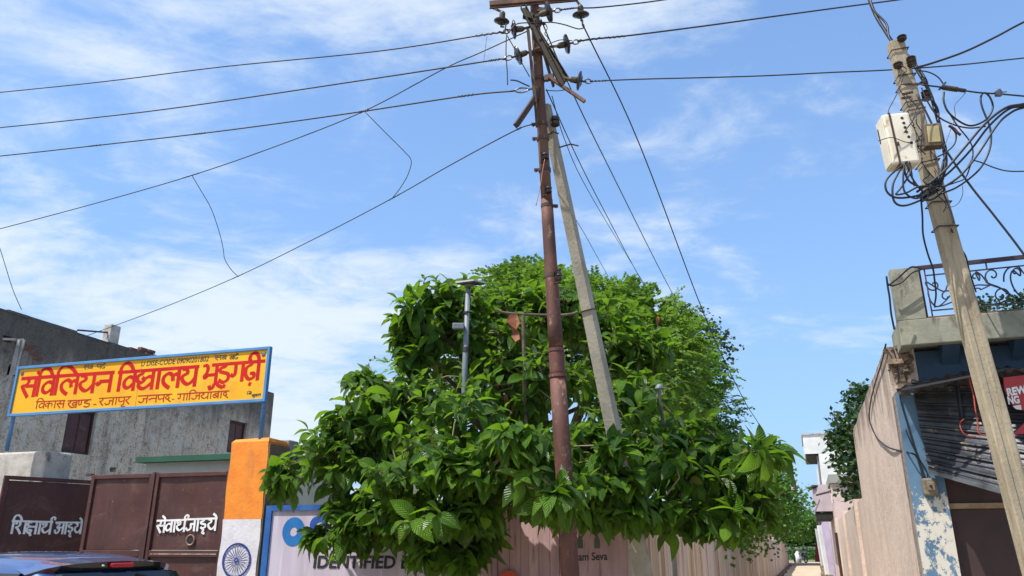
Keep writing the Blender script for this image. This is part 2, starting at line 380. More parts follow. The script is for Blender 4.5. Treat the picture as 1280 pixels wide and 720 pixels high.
def peeling(name, paint, under, lo, hi, zlo, zhi, paint2):
    m, n, l, b = new_mat(name)
    mask, s = height_mask(n, l, zlo, zhi)
    pn = nnoise(n, l, 8.5, (1,1,.7), 10, .78, .15)
    c0 = nmix(n, l, step(n, l, nnoise(n, l, 3), .4, .65), paint, paint2)
    f = step(n, l, nmath(n, l, 'SUBTRACT', pn, nmath(n, l, 'MULTIPLY', mask, .28)), lo, hi)
    c = nmix(n, l, f, c0, under)
    c = nmix(n, l, step(n, l, nnoise(n, l, 8, detail=8, loc=(3,3,3)), .66, .70), c, (.30,.16,.10))
    l.new(c, b.inputs['Base Color']); b.inputs['Roughness'].default_value = .75; nbump(n, l, b, f, .5, .01); return m
M['blue_peel'] = peeling('peeling_blue_paint', (.065,.14,.235), (.55,.52,.45), .46, .48, 1.85, 2.25, (.09,.18,.28))
M['blue_wall'] = simple('blue_wall_paint', (.03,.075,.13), (.022,.05,.09), 3, .8, bump=.3, bscale=30)
M['balcony'] = simple('mossy_balcony_plaster', (.29,.28,.215), (.20,.205,.16), 3, .92, bump=.5, bscale=22, stain=((.09,.095,.075), 5, .50, .70, (1.4,1.4,.6)))
M['soffit'] = simple('pale_soffit', (.42,.42,.37), (.30,.31,.27), 3, .9)
M['rubble'] = simple('broken_masonry', (.24,.17,.12), (.09,.065,.045), 14, .95, bump=1, bscale=18)
M['iron'] = simple('maroon_iron', (.09,.03,.045), (.05,.02,.03), 10, .6)
M['iron_dark'] = simple('dark_maroon_iron', (.04,.018,.03), None, 10, .6)
M['iron_black'] = simple('dark_iron', (.03,.028,.035), None, 10, .55)
M['tin'] = simple('grey_tin', (.26,.27,.29), (.13,.14,.15), 5, .42, .75, bump=.2, bscale=20, stain=((.16,.09,.05), 7, .6, .75))
M['tin_dark'] = simple('dark_tin', (.062,.066,.076), (.03,.031,.038), 5, .45, .6, bump=.2, stain=((.30,.24,.16), 6, .58, .72))
M['door'] = simple('dark_brown_door', (.05,.022,.02), (.035,.018,.017), 4, .6, bump=.1)
M['tan_bar'] = simple('tan_wooden_bar', (.34,.25,.14), (.24,.17,.10), 10, .8)
M['banner_red'] = simple('red_vinyl', (.42,.02,.025), (.34,.02,.025), 4, .45, bump=.15, bscale=7)
M['orange_tape'] = simple('orange_tape', (.42,.06,.025), (.28,.04,.02), 20, .7)
M['switchbox'] = simple('dirty_switch_box', (.20,.16,.11), (.11,.09,.06), 12, .7, bump=.3)
def rusty(name, a, b_, c_, sc=5):
    m, n, l, b = new_mat(name)
    c = nmix(n, l, step(n, l, nnoise(n, l, sc, (1,1,.35), 8, .65), .35, .65), a, b_)
    c = nmix(n, l, step(n, l, nnoise(n, l, sc*3.5, (1,1,.6), 9, .75, loc=(3,3,1)), .56, .68), c, c_)
    l.new(c, b.inputs['Base Color']); b.inputs['Roughness'].default_value = .72; b.inputs['Metallic'].default_value = .15
    nbump(n, l, b, nnoise(n, l, 50, detail=6), .3, .008); return m
M['rust_pole'] = rusty('red_oxide_pole', (.150,.058,.040), (.075,.032,.025), (.27,.155,.105))
M['rust_dark2'] = rusty('browned_steel_pole', (.15,.075,.045), (.09,.045,.03), (.22,.12,.075), 6)
M['rust'] = rusty('rusty_steel', (.17,.085,.05), (.09,.045,.03), (.26,.14,.08), 9)
M['rust_dark'] = rusty('dark_rusty_steel', (.075,.048,.035), (.05,.03,.024), (.13,.08,.045), 9)
M['olive_steel'] = rusty('olive_painted_steel', (.048,.038,.022), (.030,.022,.016), (.10,.065,.038), 9)
def concrete_pole():
    m, n, l, b = new_mat('cast_concrete_pole')
    c = nmix(n, l, step(n, l, nnoise(n, l, 2.2, (1,1,.5), 8, .65), .35, .68), (.42,.355,.25), (.28,.235,.165))
    c = nmix(n, l, nmath(n, l, 'MULTIPLY', step(n, l, nnoise(n, l, 9, (2,2,.2), 8, .7), .50, .68), .65), c, (.20,.145,.09))
    c = nmix(n, l, step(n, l, nnoise(n, l, 38, detail=5, rough=.6), .64, .70), c, (.15,.11,.075))
    l.new(c, b.inputs['Base Color']); b.inputs['Roughness'].default_value = .93; nbump(n, l, b, nnoise(n, l, 32, detail=9, rough=.75), .7, .012); return m
M['pole_conc'] = concrete_pole()
M['strut_conc'] = simple('grey_cast_concrete', (.36,.335,.27), (.25,.23,.185), 3, .93, bump=.6, bscale=35, stain=((.18,.16,.12), 18, .58, .7))
M['porcelain'] = simple('brown_glazed_porcelain', (.035,.022,.02), (.022,.016,.015), 5, .30, bump=0, spec=.5)
M['cap'] = simple('cast_metal_cap', (.10,.085,.055), (.06,.05,.035), 10, .6, .4)
M['galv'] = simple('galvanised_steel', (.20,.20,.21), (.13,.13,.14), 8, .4, .8, bump=.05)
M['wire'] = simple('dark_wire', (.022,.022,.028), None, 5, .55, bump=0)
M['cable'] = simple('black_cable', (.012,.011,.016), None, 5, .5, bump=0)
M['wire_grey'] = simple('grey_thin_wire', (.10,.10,.12), None, 5, .5, bump=0)
M['copper'] = simple('copper_wire', (.35,.16,.10), None, 5, .5, .5, bump=0)
M['meter_white'] = simple('cream_meter_box', (.74,.69,.56), (.62,.56,.44), 5, .5, bump=.05, stain=((.40,.26,.12), 7, .58, .75))
M['meter_frame'] = simple('brown_box_frame', (.13,.095,.06), (.09,.06,.04), 8, .7)
M['meter_yellow'] = simple('yellowed_cover', (.42,.36,.17), (.32,.26,.12), 6, .35)
M['grey_paint'] = simple('grey_tube_paint', (.17,.20,.22), (.13,.15,.17), 6, .5)
M['solar'] = simple('pale_panel_edge', (.52,.53,.55), None, 6, .4)
M['solar_dark'] = simple('panel_underside', (.08,.075,.08), None, 6, .6)
M['white_bldg'] = simple('white_wash', (.72,.73,.72), (.58,.60,.58), 1.2, .9, bump=.2, bscale=10, stain=((.50,.53,.48), 2, .58, .72))
M['lilac'] = simple('lilac_wall', (.50,.43,.56), (.42,.36,.48), 2, .9)
M['pale_pink'] = simple('pale_pink_wall', (.60,.47,.44), (.52,.40,.36), 2, .9, stain=((.36,.28,.24), 3, .58, .72))
M['pink_tin'] = simple('pinkish_grey_sheet', (.50,.42,.46), (.42,.35,.38), 2, .7)
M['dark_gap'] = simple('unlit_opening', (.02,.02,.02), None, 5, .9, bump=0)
M['maroon_cloth'] = simple('maroon_cloth', (.22,.03,.05), None, 6, .9)
M['crow'] = simple('black_feathers', (.02,.02,.024), None, 10, .5)
# vehicles
def carpaint(name, col):
    m, n, l, b = new_mat(name); b.inputs['Base Color'].default_value = (*col, 1); b.inputs['Metallic'].default_value = .55; b.inputs['Roughness'].default_value = .3
    b.inputs['Coat Weight'].default_value = 1; b.inputs['Coat Roughness'].default_value = .05
    return m
M['car_blue'] = carpaint('blue_car_paint', (.045,.10,.28))
M['car_navy'] = carpaint('gloss_black_paint', (.008,.009,.018))
M['glass'] = simple('tinted_glass', (.012,.014,.018), None, 2, .04, bump=0, spec=.8)
M['lamp_red'] = simple('red_lamp_lens', (.45,.015,.02), None, 4, .15, bump=0)
M['lamp_clear'] = simple('clear_lamp_lens', (.6,.6,.6), None, 4, .1, bump=0)
M['rubber'] = simple('black_rubber', (.02,.02,.02), None, 4, .8, bump=0)
M['rim'] = simple('silver_rim', (.45,.45,.46), None, 4, .3, .8, bump=0)

# ------------------------------------------------------------------ planes of the place
G = Plane((-2.957, 9.45, 0), (.957, -.291, 0))           # school gate, sign and painted boards
AL = Plane((1.212, 8.18, 0), (.345, .938, 0))            # alley, left wall
AR = Plane((3.77, 7.5, 0), (-.345, -.938, 0))            # alley, right wall (a runs towards the viewer)
RF = Plane((3.77, 7.5, 0), (.938, -.345, 0))             # shop front
LB = Plane((-10.44, 15.0, 0), (.289, .957, 0))           # long side of the old building on the left
UP = Vector((0,0,1))
def xl(Y): return -1.8 + .368*Y
def xr(Y): return 1.01 + .368*Y

# ------------------------------------------------------------------ lettering
# brush letters: each glyph is a set of strokes in a box whose headline is y = 1 and foot y = 0
GL = {
 'sa': (.80, [[(.34,1),(.38,.8),(.28,.64),(.06,.55)], [(.06,.60),(.2,.34),(.44,-.03)], [(.28,.56),(.74,.56)], [(.74,1),(.74,-.02)]]),
 'i': (.27, [[(.12,1),(.12,0)], [(.12,1),(.10,1.2),(.22,1.42),(.42,1.47),(.62,1.33),(.78,1.02)]]),
 'iw': (.27, [[(.12,1),(.12,0)], [(.12,1),(.10,1.22),(.26,1.48),(.52,1.52),(.82,1.32),(1.05,1.02)]]),
 'va': (.66, [[(.60,.62),(.34,.72),(.12,.52),(.13,.24),(.34,.14),(.60,.38)], [(.60,1),(.60,0)]]),
 'ba': (.66, [[(.60,.62),(.34,.72),(.12,.52),(.13,.24),(.34,.14),(.60,.38)], [(.60,1),(.60,0)], [(.18,.60),(.56,.28)]]),
 'la': (.92, [[(.86,.60),(.72,.70),(.58,.56),(.60,.38)], [(.58,.62),(.36,.76),(.13,.58),(.13,.30),(.30,.10),(.44,0)], [(.86,1),(.86,0)]]),
 'ya': (.83, [[(.12,.93),(.30,.90),(.36,.70),(.14,.56),(.16,.32),(.40,.12),(.60,.22),(.77,.46)], [(.77,1),(.77,0)]]),
 'na': (.82, [[(.10,.50),(.18,.40),(.28,.50),(.30,.56)], [(.24,.56),(.76,.56)], [(.76,1),(.76,0)]]),
 'dya': (.95, [[(.34,1),(.32,.84),(.12,.74),(.10,.50),(.30,.36),(.46,.50),(.36,.62)], [(.46,.52),(.66,.66),(.88,.62)], [(.22,.38),(.20,.18),(.42,.04),(.64,.14),(.88,.36)], [(.88,1),(.88,0)]]),
 'aa': (.36, [[(.22,1),(.22,0)]]),
 'bha': (.88, [[(.04,.98),(.20,1.0),(.30,.84),(.26,.58),(.14,.42),(.20,.30),(.34,.44)], [(.24,.44),(.80,.46)], [(.80,1),(.80,0)]]),
 'uu': (0, [[(-.40,-.16),(-.34,-.32),(-.20,-.26),(-.14,-.10),(-.02,-.02),(.10,-.16),(.34,-.28)]]),
 'u': (0, [[(-.08,0),(-.26,-.10),(-.26,-.28),(-.06,-.28),(.12,-.40)]]),
 'da': (.66, [[(.40,1),(.38,.86),(.14,.78),(.14,.60),(.36,.52),(.58,.42),(.58,.14),(.34,.0),(.10,.12)]]),
 'rda': (.66, [[(.40,1),(.38,.86),(.14,.78),(.14,.60),(.36,.52),(.58,.42),(.58,.14),(.34,.0),(.10,.12)], [(.38,-.20),(.46,-.24)]]),
 'ga': (.78, [[(.30,1),(.30,.46),(.20,.30),(.08,.38)], [(.70,1),(.70,0)]]),
 'rdha': (.62, [[(.40,1),(.36,.86),(.12,.70),(.10,.34),(.28,.08),(.52,.14),(.54,.36),(.36,.38)], [(.34,-.18),(.42,-.22)]]),
 'dha': (.60, [[(.40,1),(.36,.86),(.12,.70),(.10,.34),(.28,.08),(.52,.14),(.54,.36),(.36,.38)]]),
 'ii': (.40, [[(.14,1),(.14,0)], [(.14,1),(.08,1.30),(-.10,1.48),(-.30,1.42),(-.38,1.20),(-.30,1.02)]]),
 'ka': (.86, [[(.42,.62),(.22,.70),(.07,.48),(.20,.28),(.42,.44)], [(.42,.62),(.66,.70),(.80,.50),(.72,.26)], [(.42,1),(.42,0)]]),
 'kha': (.98, [[(.22,1),(.26,.78),(.06,.62)], [(.06,.64),(.22,.30),(.44,.06),(.86,.10)], [(.86,.64),(.64,.72),(.48,.54),(.58,.34),(.86,.44)], [(.86,1),(.86,0)]]),
 'nna': (.50, [[(.08,1),(.08,.50),(.20,.34),(.32,.50),(.32,1)]]),
 'ra': (.50, [[(.30,1),(.34,.80),(.24,.64),(.06,.56)], [(.06,.60),(.20,.34),(.42,0)]]),
 'ja': (.92, [[(.84,.58),(.46,.60)], [(.50,.60),(.52,.24),(.28,.08),(.08,.26)], [(.84,1),(.84,0)]]),
 'pa': (.70, [[(.12,1),(.12,.56),(.28,.40),(.62,.50)], [(.62,1),(.62,0)]]),
 'd': (.58, [[(.36,1),(.34,.84),(.12,.74),(.10,.48),(.28,.36),(.42,.48),(.34,.62)], [(.26,.38),(.40,.16),(.56,.0)]]),
 'e': (0, [[(-.06,1),(-.10,1.2),(-.34,1.40)]]),
 'sha': (.94, [[(.12,.76),(.10,.94),(.30,.98),(.42,.80),(.34,.60),(.10,.50)], [(.12,.52),(.34,.30),(.54,.0)], [(.86,1),(.86,0)]]),
 'ksha': (.92, [[(.42,.92),(.18,.90),(.12,.70),(.34,.58),(.12,.46),(.12,.20),(.34,.08),(.48,.28),(.26,.32)], [(.34,.14),(.48,-.14)], [(.36,.58),(.84,.58)], [(.84,1),(.84,0)]]),
 'tha': (.86, [[(.20,.72),(.08,.84),(.20,.98),(.36,.88),(.36,.64),(.12,.52),(.14,.28),(.40,.12),(.78,.42)], [(.78,1),(.78,0)]]),
 'reph': (0, [[(-.08,1),(-.12,1.24),(.02,1.40),(.20,1.30),(.16,1.18)]]),
 'dot': (0, [[(-.06,1.26),(.03,1.26)]]),
 'a': (.92, [[(.08,.86),(.26,.96),(.42,.82),(.22,.58),(.46,.40),(.34,.10),(.10,.12),(.02,.34)], [(.26,.56),(.84,.56)], [(.84,1),(.84,0)]]),
 'i_': (.70, [[(.38,1),(.36,.84),(.14,.76),(.20,.60),(.52,.52),(.54,.30),(.28,.20),(.16,.30)], [(.28,.22),(.42,.02),(.34,-.14),(.54,-.24)]]),
 '-': (.5, [[(.05,.5),(.40,.5)]]), ' ': (.5, []),
}
NOHEAD = {'-', ' '}
_lay = [0]
def brush_word(mb, pl, glyphs, hl, hr, foot, w=.17, off=.0012, shear=0.0, head=True, head_from=0.0):
    """hl, hr: pixels of the headline's two ends; foot: pixel y of the feet below hl. Glyphs are laid between them in the plane."""
    a0, b0 = pl.px(*hl); a1, b1 = pl.px(*hr); _, bf = pl.px(hl[0], foot); H = b0-bf
    tot = sum(GL[g][0] for g in glyphs); sx = (a1-a0)/tot; 
    def P(x, y):
        t = x/tot; hb = b0+(b1-b0)*t
        return Vector((a0+(a1-a0)*t + shear*(y-1)*H, hb+(y-1)*H))
    strokes = []; x = 0; runs = []; r0 = head_from
    for g in glyphs:
        adv, st = GL[g]
        for s in st: strokes.append([(x+p[0], p[1]) for p in s])
        if g in NOHEAD:
            if x-r0 > .1: runs.append((r0, x))
            r0 = x+adv
        x += adv
    if x-r0 > .1: runs.append((r0, x))
    if head:
        for r in runs: strokes.append([(r[0]-.02, 1), (r[1]+.04, 1)])
    W = w*H
    for s in strokes:
        pts = [P(*p) for p in s]
        pts = [Vector((p.x, p.y)) for p in (smooth_path([Vector((p.x, p.y, 0)) for p in pts], 4) if len(pts) > 2 else pts)]
        _lay[0] = (_lay[0]+1) % 40; o = off + _lay[0]*.00004
        L_, R_ = [], []
        for k, p in enumerate(pts):
            d = (pts[min(k+1, len(pts)-1)] - pts[max(k-1, 0)])
            d = d.normalized() if d.length > 1e-9 else Vector((1, 0))
            ang = abs(math.sin(math.atan2(d.y, d.x) - R(25)))
            hw = W*(.36+.20*ang); nn = Vector((-d.y, d.x))*hw
            e = Vector((0,0))
            if k == 0: e = -d*W*.18
            if k == len(pts)-1: e = d*W*.18
            L_.append(p+nn+e); R_.append(p-nn+e)
        i = len(mb.v)
        for a_, b_ in zip(L_, R_): mb.v.append(tuple(pl.pt(a_.x, a_.y, o))); mb.v.append(tuple(pl.pt(b_.x, b_.y, o)))
        for k in range(len(pts)-1):
            mb.f.append((i+2*k+1, i+2*k+3, i+2*k+2, i+2*k)); mb.m.append(0)
def latin(mb, pl, text, bl, br, cap_y, off=.0015, bold=.0, shear=0.0):
    """text between the pixels bl and br of its base line, capitals reaching pixel y cap_y above bl"""
    c = bpy.data.curves.new('lettering', 'FONT'); c.body = text; c.size = 1; c.offset = bold; c.resolution_u = 3
    o = bpy.data.objects.new('lettering', c); C.objects.link(o)
    dg = bpy.context.evaluated_depsgraph_get(); me = bpy.data.meshes.new_from_object(o.evaluated_get(dg))
    xs = [v.co.x for v in me.vertices]; x0, x1 = min(xs), max(xs)
    a0, b0 = pl.px(*bl); a1, b1 = pl.px(*br); _, bt = pl.px(bl[0], cap_y); H = (bt-b0)/.729
    i = len(mb.v)
    for v in me.vertices:
        t = (v.co.x-x0)/(x1-x0); mb.v.append(tuple(pl.pt(a0+(a1-a0)*t + shear*v.co.y*H, b0+(b1-b0)*t + v.co.y*H, off)))
    for p in me.polygons: mb.f.append(tuple(i+k for k in p.vertices)); mb.m.append(0)
    bpy.data.objects.remove(o); bpy.data.meshes.remove(me); bpy.data.curves.remove(c)
rnd = random.Random(7)
# ------------------------------------------------------------------ ground
mb = MB(); mb.quad((-300,-60,0), (500,-60,0), (500,600,0), (-300,600,0)); struct('ground', mb, M['ground'])
mb = MB()
for k in range(24):
    Y0, Y1 = -2 + k*3.35, -2 + (k+1)*3.35
    mb.quad((xl(Y0)+.1, Y0, .004), (xr(Y0)-.1, Y0, .004), (xr(Y1)-.1, Y1, .004), (xl(Y1)+.1, Y1, .004))
struct('alley_paving', mb, M['alley'])
mb = MB(); mb.quad((-40, 80, .006), (140, 80, .006), (160, 130, .006), (-60, 130, .006)); struct('field', mb, M['grass'])

# ------------------------------------------------------------------ old plastered building, left
def lbox(mb, a0, a1, b0, b1, o0, o1, mi=0): pbox(mb, LB, a0, a1, b0, b1, o0, o1, mi)
TOP = 6.08
oldb = thing('plastered_building', 'old grey building with pitted soot stained plaster behind the yellow sign', 'building', LB.pt(3, 0))
w1a = LB.px(76, 566)[0]; w1b = LB.px(113, 568)[0]; w1z0 = LB.px(95, 567)[1]; w1z1 = w1z0 + .98
w2a = LB.px(283, 565)[0]; w2b = LB.px(305, 565)[0]; w2z0 = LB.px(295, 567)[1]; w2z1 = LB.px(295, 526)[1]
v1 = (LB.px(8, 470)[0], LB.px(24, 470)[0], LB.px(16, 470)[1], LB.px(16, 456)[1])
v2 = (LB.px(2, 430)[0], LB.px(14, 430)[0], LB.px(10, 428)[1], LB.px(10, 420)[1])
hl_ = (LB.px(137, 590)[0], LB.px(145, 590)[0], LB.px(141, 590)[1], LB.px(141, 584)[1])
a_end = LB.px(340, 520)[0]
mb = MB()
holes = [(w1a, w1b, w1z0, w1z1), (w2a, w2b, w2z0, w2z1), v1, v2, hl_]
wall_panel(mb, LB, -6, a_end, 0, TOP, .25, holes)
lbox(mb, a_end-.25, a_end, 0, TOP, -7, -.252); lbox(mb, -6, -5.75, 0, TOP, -7, -.252); lbox(mb, -5.748, a_end-.252, 0, TOP, -7, -6.75)
part('wall', mb, M['plaster_old'], oldb)
mb = MB(); lbox(mb, -5.7, a_end-.3, TOP-.9, TOP-.75, -6.7, -.3); part('roof', mb, M['concrete_wall'], oldb)
# uneven coping of the parapet
mb = MB(); a = -6.0; r2 = random.Random(3)
while a < a_end-.05:
    a2 = min(a_end, a + r2.uniform(.25, .7)); h = r2.uniform(.02, .06)
    lbox(mb, a, a2-.002, TOP+.001, TOP+h, -.255+r2.uniform(0,.03), .01+r2.uniform(-.02,.012)); a = a2
part('coping', mb, M['plaster_old'], oldb)
for k, (a0, a1, z0, z1) in enumerate(((w1a, w1b, w1z0, w1z1), (w2a, w2b, w2z0, w2z1))):
    f = MB()
    for (q0, q1, r0, r1) in ((a0, a0+.06, z0, z1), (a1-.06, a1, z0, z1), (a0+.062, a1-.062, z0, z0+.06), (a0+.062, a1-.062, z1-.06, z1)):
        lbox(f, q0+.004, q1-.004, r0+.004, r1-.004, -.14, -.07)
    win = part('window', f, M['door'], oldb)
    for j in range(2):
        s = MB(); m0 = a0+.062 + (a1-a0-.124)*j/2; m1 = a0+.062+(a1-a0-.124)*(j+1)/2
        lbox(s, m0+.006, m1-.006, z0+.064, z1-.064, -.125, -.095)
        lbox(s, m0+.03, m1-.03, z0+.12, (z0+z1)/2-.03, -.094, -.085); lbox(s, m0+.03, m1-.03, (z0+z1)/2+.03, z1-.12, -.094, -.085)
        part('shutter', s, M['gate'], win)
for h in (v1, v2, hl_):
    s = MB(); lbox(s, h[0]-.05, h[1]+.05, h[2]-.05, h[3]+.05, -.6, -.28); part('dark_recess', s, M['dark_gap'], oldb)
# bare bricks where the plaster has come off
me_b = None
def brick_at(pl, a, b, off, parent, sz=(.23,.075,.11), tilt=0.0):
    global me_b
    if me_b is None:
        q = MB(); x, y, z = .115, .055, .0375; q.box((0,0,0), (.23,.11,.072)); me_b = mesh_of(q, 'brick', M['brick'], Vector((0,0,0)))
    o = bpy.data.objects.new('brick', me_b); C.objects.link(o); o.parent = parent
    o.location = pl.pt(a, b, off) - world_loc(parent)
    o.rotation_euler = (0, tilt, math.atan2(pl.e1.y, pl.e1.x)); return o
for (px, py, rows, cols) in ((26, 430, 1, 2), (42, 442, 2, 1), (34, 436, 1, 1)):
    a0, b0 = LB.px(px, py)
    for i in range(rows):
        for j in range(cols):
            if r2.random() < .8: brick_at(LB, a0+(j+.5*(i % 2))*.24, b0-i*.085, -.045+r2.uniform(0, .012), oldb)
# white concrete stub and rusty rod on the roof, tiles of a farther parapet
c = at(140, 431, 15.9*1.0)
sa, sb = LB.px(140, 431)
stub = thing('parapet_stub', 'small whitewashed concrete stub standing on the old building parapet', 'post', LB.pt(sa, TOP))
mb = MB(); ax = (Vector(LB.e1), Vector(LB.n), UP); mb.box(LB.pt(sa+.05, TOP+.24, -.12), (.30,.22,.50), ax); part('block', mb, M['plaster_pale'], stub, bevel=.015)
mb = MB(); mb.tube([LB.pt(sa-1.0, TOP+.10, -.05), LB.pt(sa-.1, TOP+.28, -.1)], .022, 6); part('rod', mb, M['rust_dark'], stub)
pile = thing('brick_stack', 'dark red bricks left stacked on the parapet above the sign', 'bricks', LB.pt(LB.px(180, 440)[0], TOP))
q0 = LB.px(166, 440)[0]; q1 = LB.px(212, 440)[0]; a = q0; row = 0
for row in range(4):
    s0 = q0 + row*.35 + .1; a = s0
    while a < q1 - row*.45:
        o = brick_at(LB, a, TOP+.07+row*.085, -.12+r2.uniform(-.02,.02), pile, tilt=r2.uniform(-.03,.03)); a += .25
# white steel line bracket on the wall
br = thing('line_bracket', 'white steel wire bracket fixed high on the old building wall', 'bracket', LB.pt(*LB.px(8, 440)))
P_ = lambda x, y, o=.25: LB.pt(*LB.px(x, y), o)
def bars(mb, lst, r=.022):
    for a_, b_ in lst: mb.bar(a_, b_, r*2, r*2)
mb = MB(); bars(mb, [(P_(1,424,.05), P_(18,426)), (P_(12,426), P_(3,470)), (P_(18,426), P_(6,468)), (P_(3,468), P_(17,468)), (P_(12,426), P_(-6,500)), (P_(3,468), P_(-9,486,.05))])
part('frame', mb, M['plaster_pale'], br)

# ------------------------------------------------------------------ school gate
def gbox(mb, a0, a1, b0, b1, o0, o1, mi=0): pbox(mb, G, a0, a1, b0, b1, o0, o1, mi)
pa0 = G.px(290, 552)[0]; pa1 = G.px(336, 552)[0]; pz = G.px(313, 549)[1]; zo = G.px(300, 649)[1]
pil = thing('gate_pillar', 'orange and white painted gate pillar bearing a blue spoked wheel', 'pillar', G.pt((pa0+pa1)/2, 0, -.2))
def rough_block(mb, a0, a1, z0, z1, o0, o1, top=False, seed=1):
    rr = random.Random(seed); nx, nz = 6, max(3, int((z1-z0)/.12)); jit = lambda s: rr.uniform(-s, s)
    def g(face):
        pts = {}
        for i in range(nx+1):
            for j in range(nz+1):
                pts[i,j] = face(i/nx, j/nz)
        for i in range(nx):
            for j in range(nz): mb.quad(pts[i,j], pts[i+1,j], pts[i+1,j+1], pts[i,j+1])
    base = len(mb.v)
    g(lambda s, t: G.pt(a0+(a1-a0)*s + (.008*math.sin(9*t+seed) if s in (0,1) else 0), z0+(z1-z0)*t, o1))
    g(lambda s, t: G.pt(a1 + .008*math.sin(9*t+seed), z0+(z1-z0)*t, o1+(o0-o1)*s))
    g(lambda s, t: G.pt(a0 + .008*math.sin(9*t+seed), z0+(z1-z0)*t, o0+(o1-o0)*s))
    g(lambda s, t: G.pt(a1+(a0-a1)*s, z0+(z1-z0)*t, o0))
    mb.quad(G.pt(a0,z1,o1), G.pt(a1,z1,o1), G.pt(a1,z1,o0), G.pt(a0,z1,o0))
mb = MB(); rough_block(mb, pa0, pa1, zo, pz-.03, -.44, 0, seed=1)
mb.hexa([G.pt(pa0,pz-.03,0), G.pt(pa1,pz-.03,0), G.pt(pa1,pz-.03,-.44), G.pt(pa0,pz-.03,-.44), G.pt(pa0+.03,pz+.005,-.03), G.pt(pa1-.02,pz+.015,-.03), G.pt(pa1-.02,pz+.01,-.41), G.pt(pa0+.03,pz,-.41)])
part('saffron_band', mb, M['orange'], pil)
mb = MB(); rough_block(mb, pa0, pa1, .95, zo-.001, -.44, 0, seed=1); part('white_band', mb, M['pillar_white'], pil)
mb = MB(); rough_block(mb, pa0, pa1, 0, .949, -.44, 0, seed=1); part('green_band', mb, M['green'], pil)
mb = MB(); gbox(mb, pa1+.010, pa1+.022, 0, pz-.06, -.435, -.004); part('brown_side', mb, M['pillar_side'], pil)  # thin dark brown slab covering the pillar's right face
# wheel of 24 spokes
ca, cb = G.px(296, 700.5); ro = (G.px(314, 700)[0]-G.px(278.3, 700)[0])/2
mb = MB(); n = 48
def ring(mb, pl, ca, cb, r0, r1, off, n=48, sy=1.0):
    i = len(mb.v)
    for k in range(n):
        t = 2*math.pi*k/n
        mb.v.append(tuple(pl.pt(ca+r0*math.cos(t), cb+r0*math.sin(t)*sy, off))); mb.v.append(tuple(pl.pt(ca+r1*math.cos(t), cb+r1*math.sin(t)*sy, off)))
    for k in range(n):
        a, b = i+2*k, i+2*((k+1) % n); mb.f.append((a, a+1, b+1, b)); mb.m.append(0)
ring(mb, G, ca, cb, ro*.89, ro, .010); ring(mb, G, ca, cb, ro*.06, ro*.15, .010)
for k in range(24):
    t = 2*math.pi*k/24; c_, s_ = math.cos(t), math.sin(t)
    def q(r, w): return (G.pt(ca+r*c_-w*s_, cb+r*s_+w*c_, .009), G.pt(ca+r*c_+w*s_, cb+r*s_-w*c_, .009))
    p0, p1 = q(ro*.15, ro*.008); p2, p3 = q(ro*.5, ro*.022); p4, p5 = q(ro*.90, ro*.012)
    mb.quad(p1, p3, p2, p0); mb.quad(p3, p5, p4, p2)
    t2 = t + math.pi/24; c_, s_ = math.cos(t2), math.sin(t2)
    mb.poly([G.pt(ca+ro*.82*c_, cb+ro*.82*s_, .0094), G.pt(ca+ro*.90*math.cos(t2-.06), cb+ro*.90*math.sin(t2-.06), .0094), G.pt(ca+ro*.90*math.cos(t2+.06), cb+ro*.90*math.sin(t2+.06), .0094)][::1])
part('spoked_wheel', mb, M['navy'], pil)
# left pillar, rough and whitewashed
la0 = G.px(-30, 562)[0]; la1 = G.px(36, 562)[0]; lz = G.px(18, 561)[1]
lp = thing('gate_pillar', 'rough whitewashed cement gate pillar at the left end of the sign', 'pillar', G.pt((la0+la1)/2, 0, -.4))
mb = MB(); gbox(mb, la0, la1, 0, lz, -.75, -.30); part('shaft', mb, M['plaster_pale'], lp, bevel=.03)
# leaves of the gate
GP = Plane(G.pt(0,0,-.15), G.e1)
gz1 = GP.px(200, 591.5)[1]; ga0 = GP.px(117, 594)[0]; ga1 = GP.px(290, 592)[0]; gz0 = .06; gd = GP.px(195.5, 592)[0]; hz = GP.px(235, 693)[1]
gate = thing('metal_gate', 'closed maroon sheet steel gate leaf lettered white beside the orange pillar', 'gate', G.pt((ga0+ga1)/2, 0, -.15))
def tubef(mb, pl, a0, a1, b0, b1, o0=-.02, o1=.03): pbox(mb, pl, a0, a1, b0, b1, o0, o1)
def sheet(mb, pl, a0, a1, b0, b1, seed, amp=.012):
    rr = random.Random(seed); nx, nz = 14, 16; ph = rr.uniform(0, 6)
    def z(s, t): return amp*math.sin(math.pi*s)*math.sin(math.pi*t)*(math.sin(3.1*s+ph)+.6*math.sin(5.3*t+ph*2)+.4*math.sin(7*s*t+ph))
    P = {(i,j): pl.pt(a0+(a1-a0)*i/nx, b0+(b1-b0)*j/nz, z(i/nx, j/nz)) for i in range(nx+1) for j in range(nz+1)}
    for i in range(nx):
        for j in range(nz): mb.quad(P[i,j], P[i+1,j], P[i+1,j+1], P[i,j+1])
t_ = .055
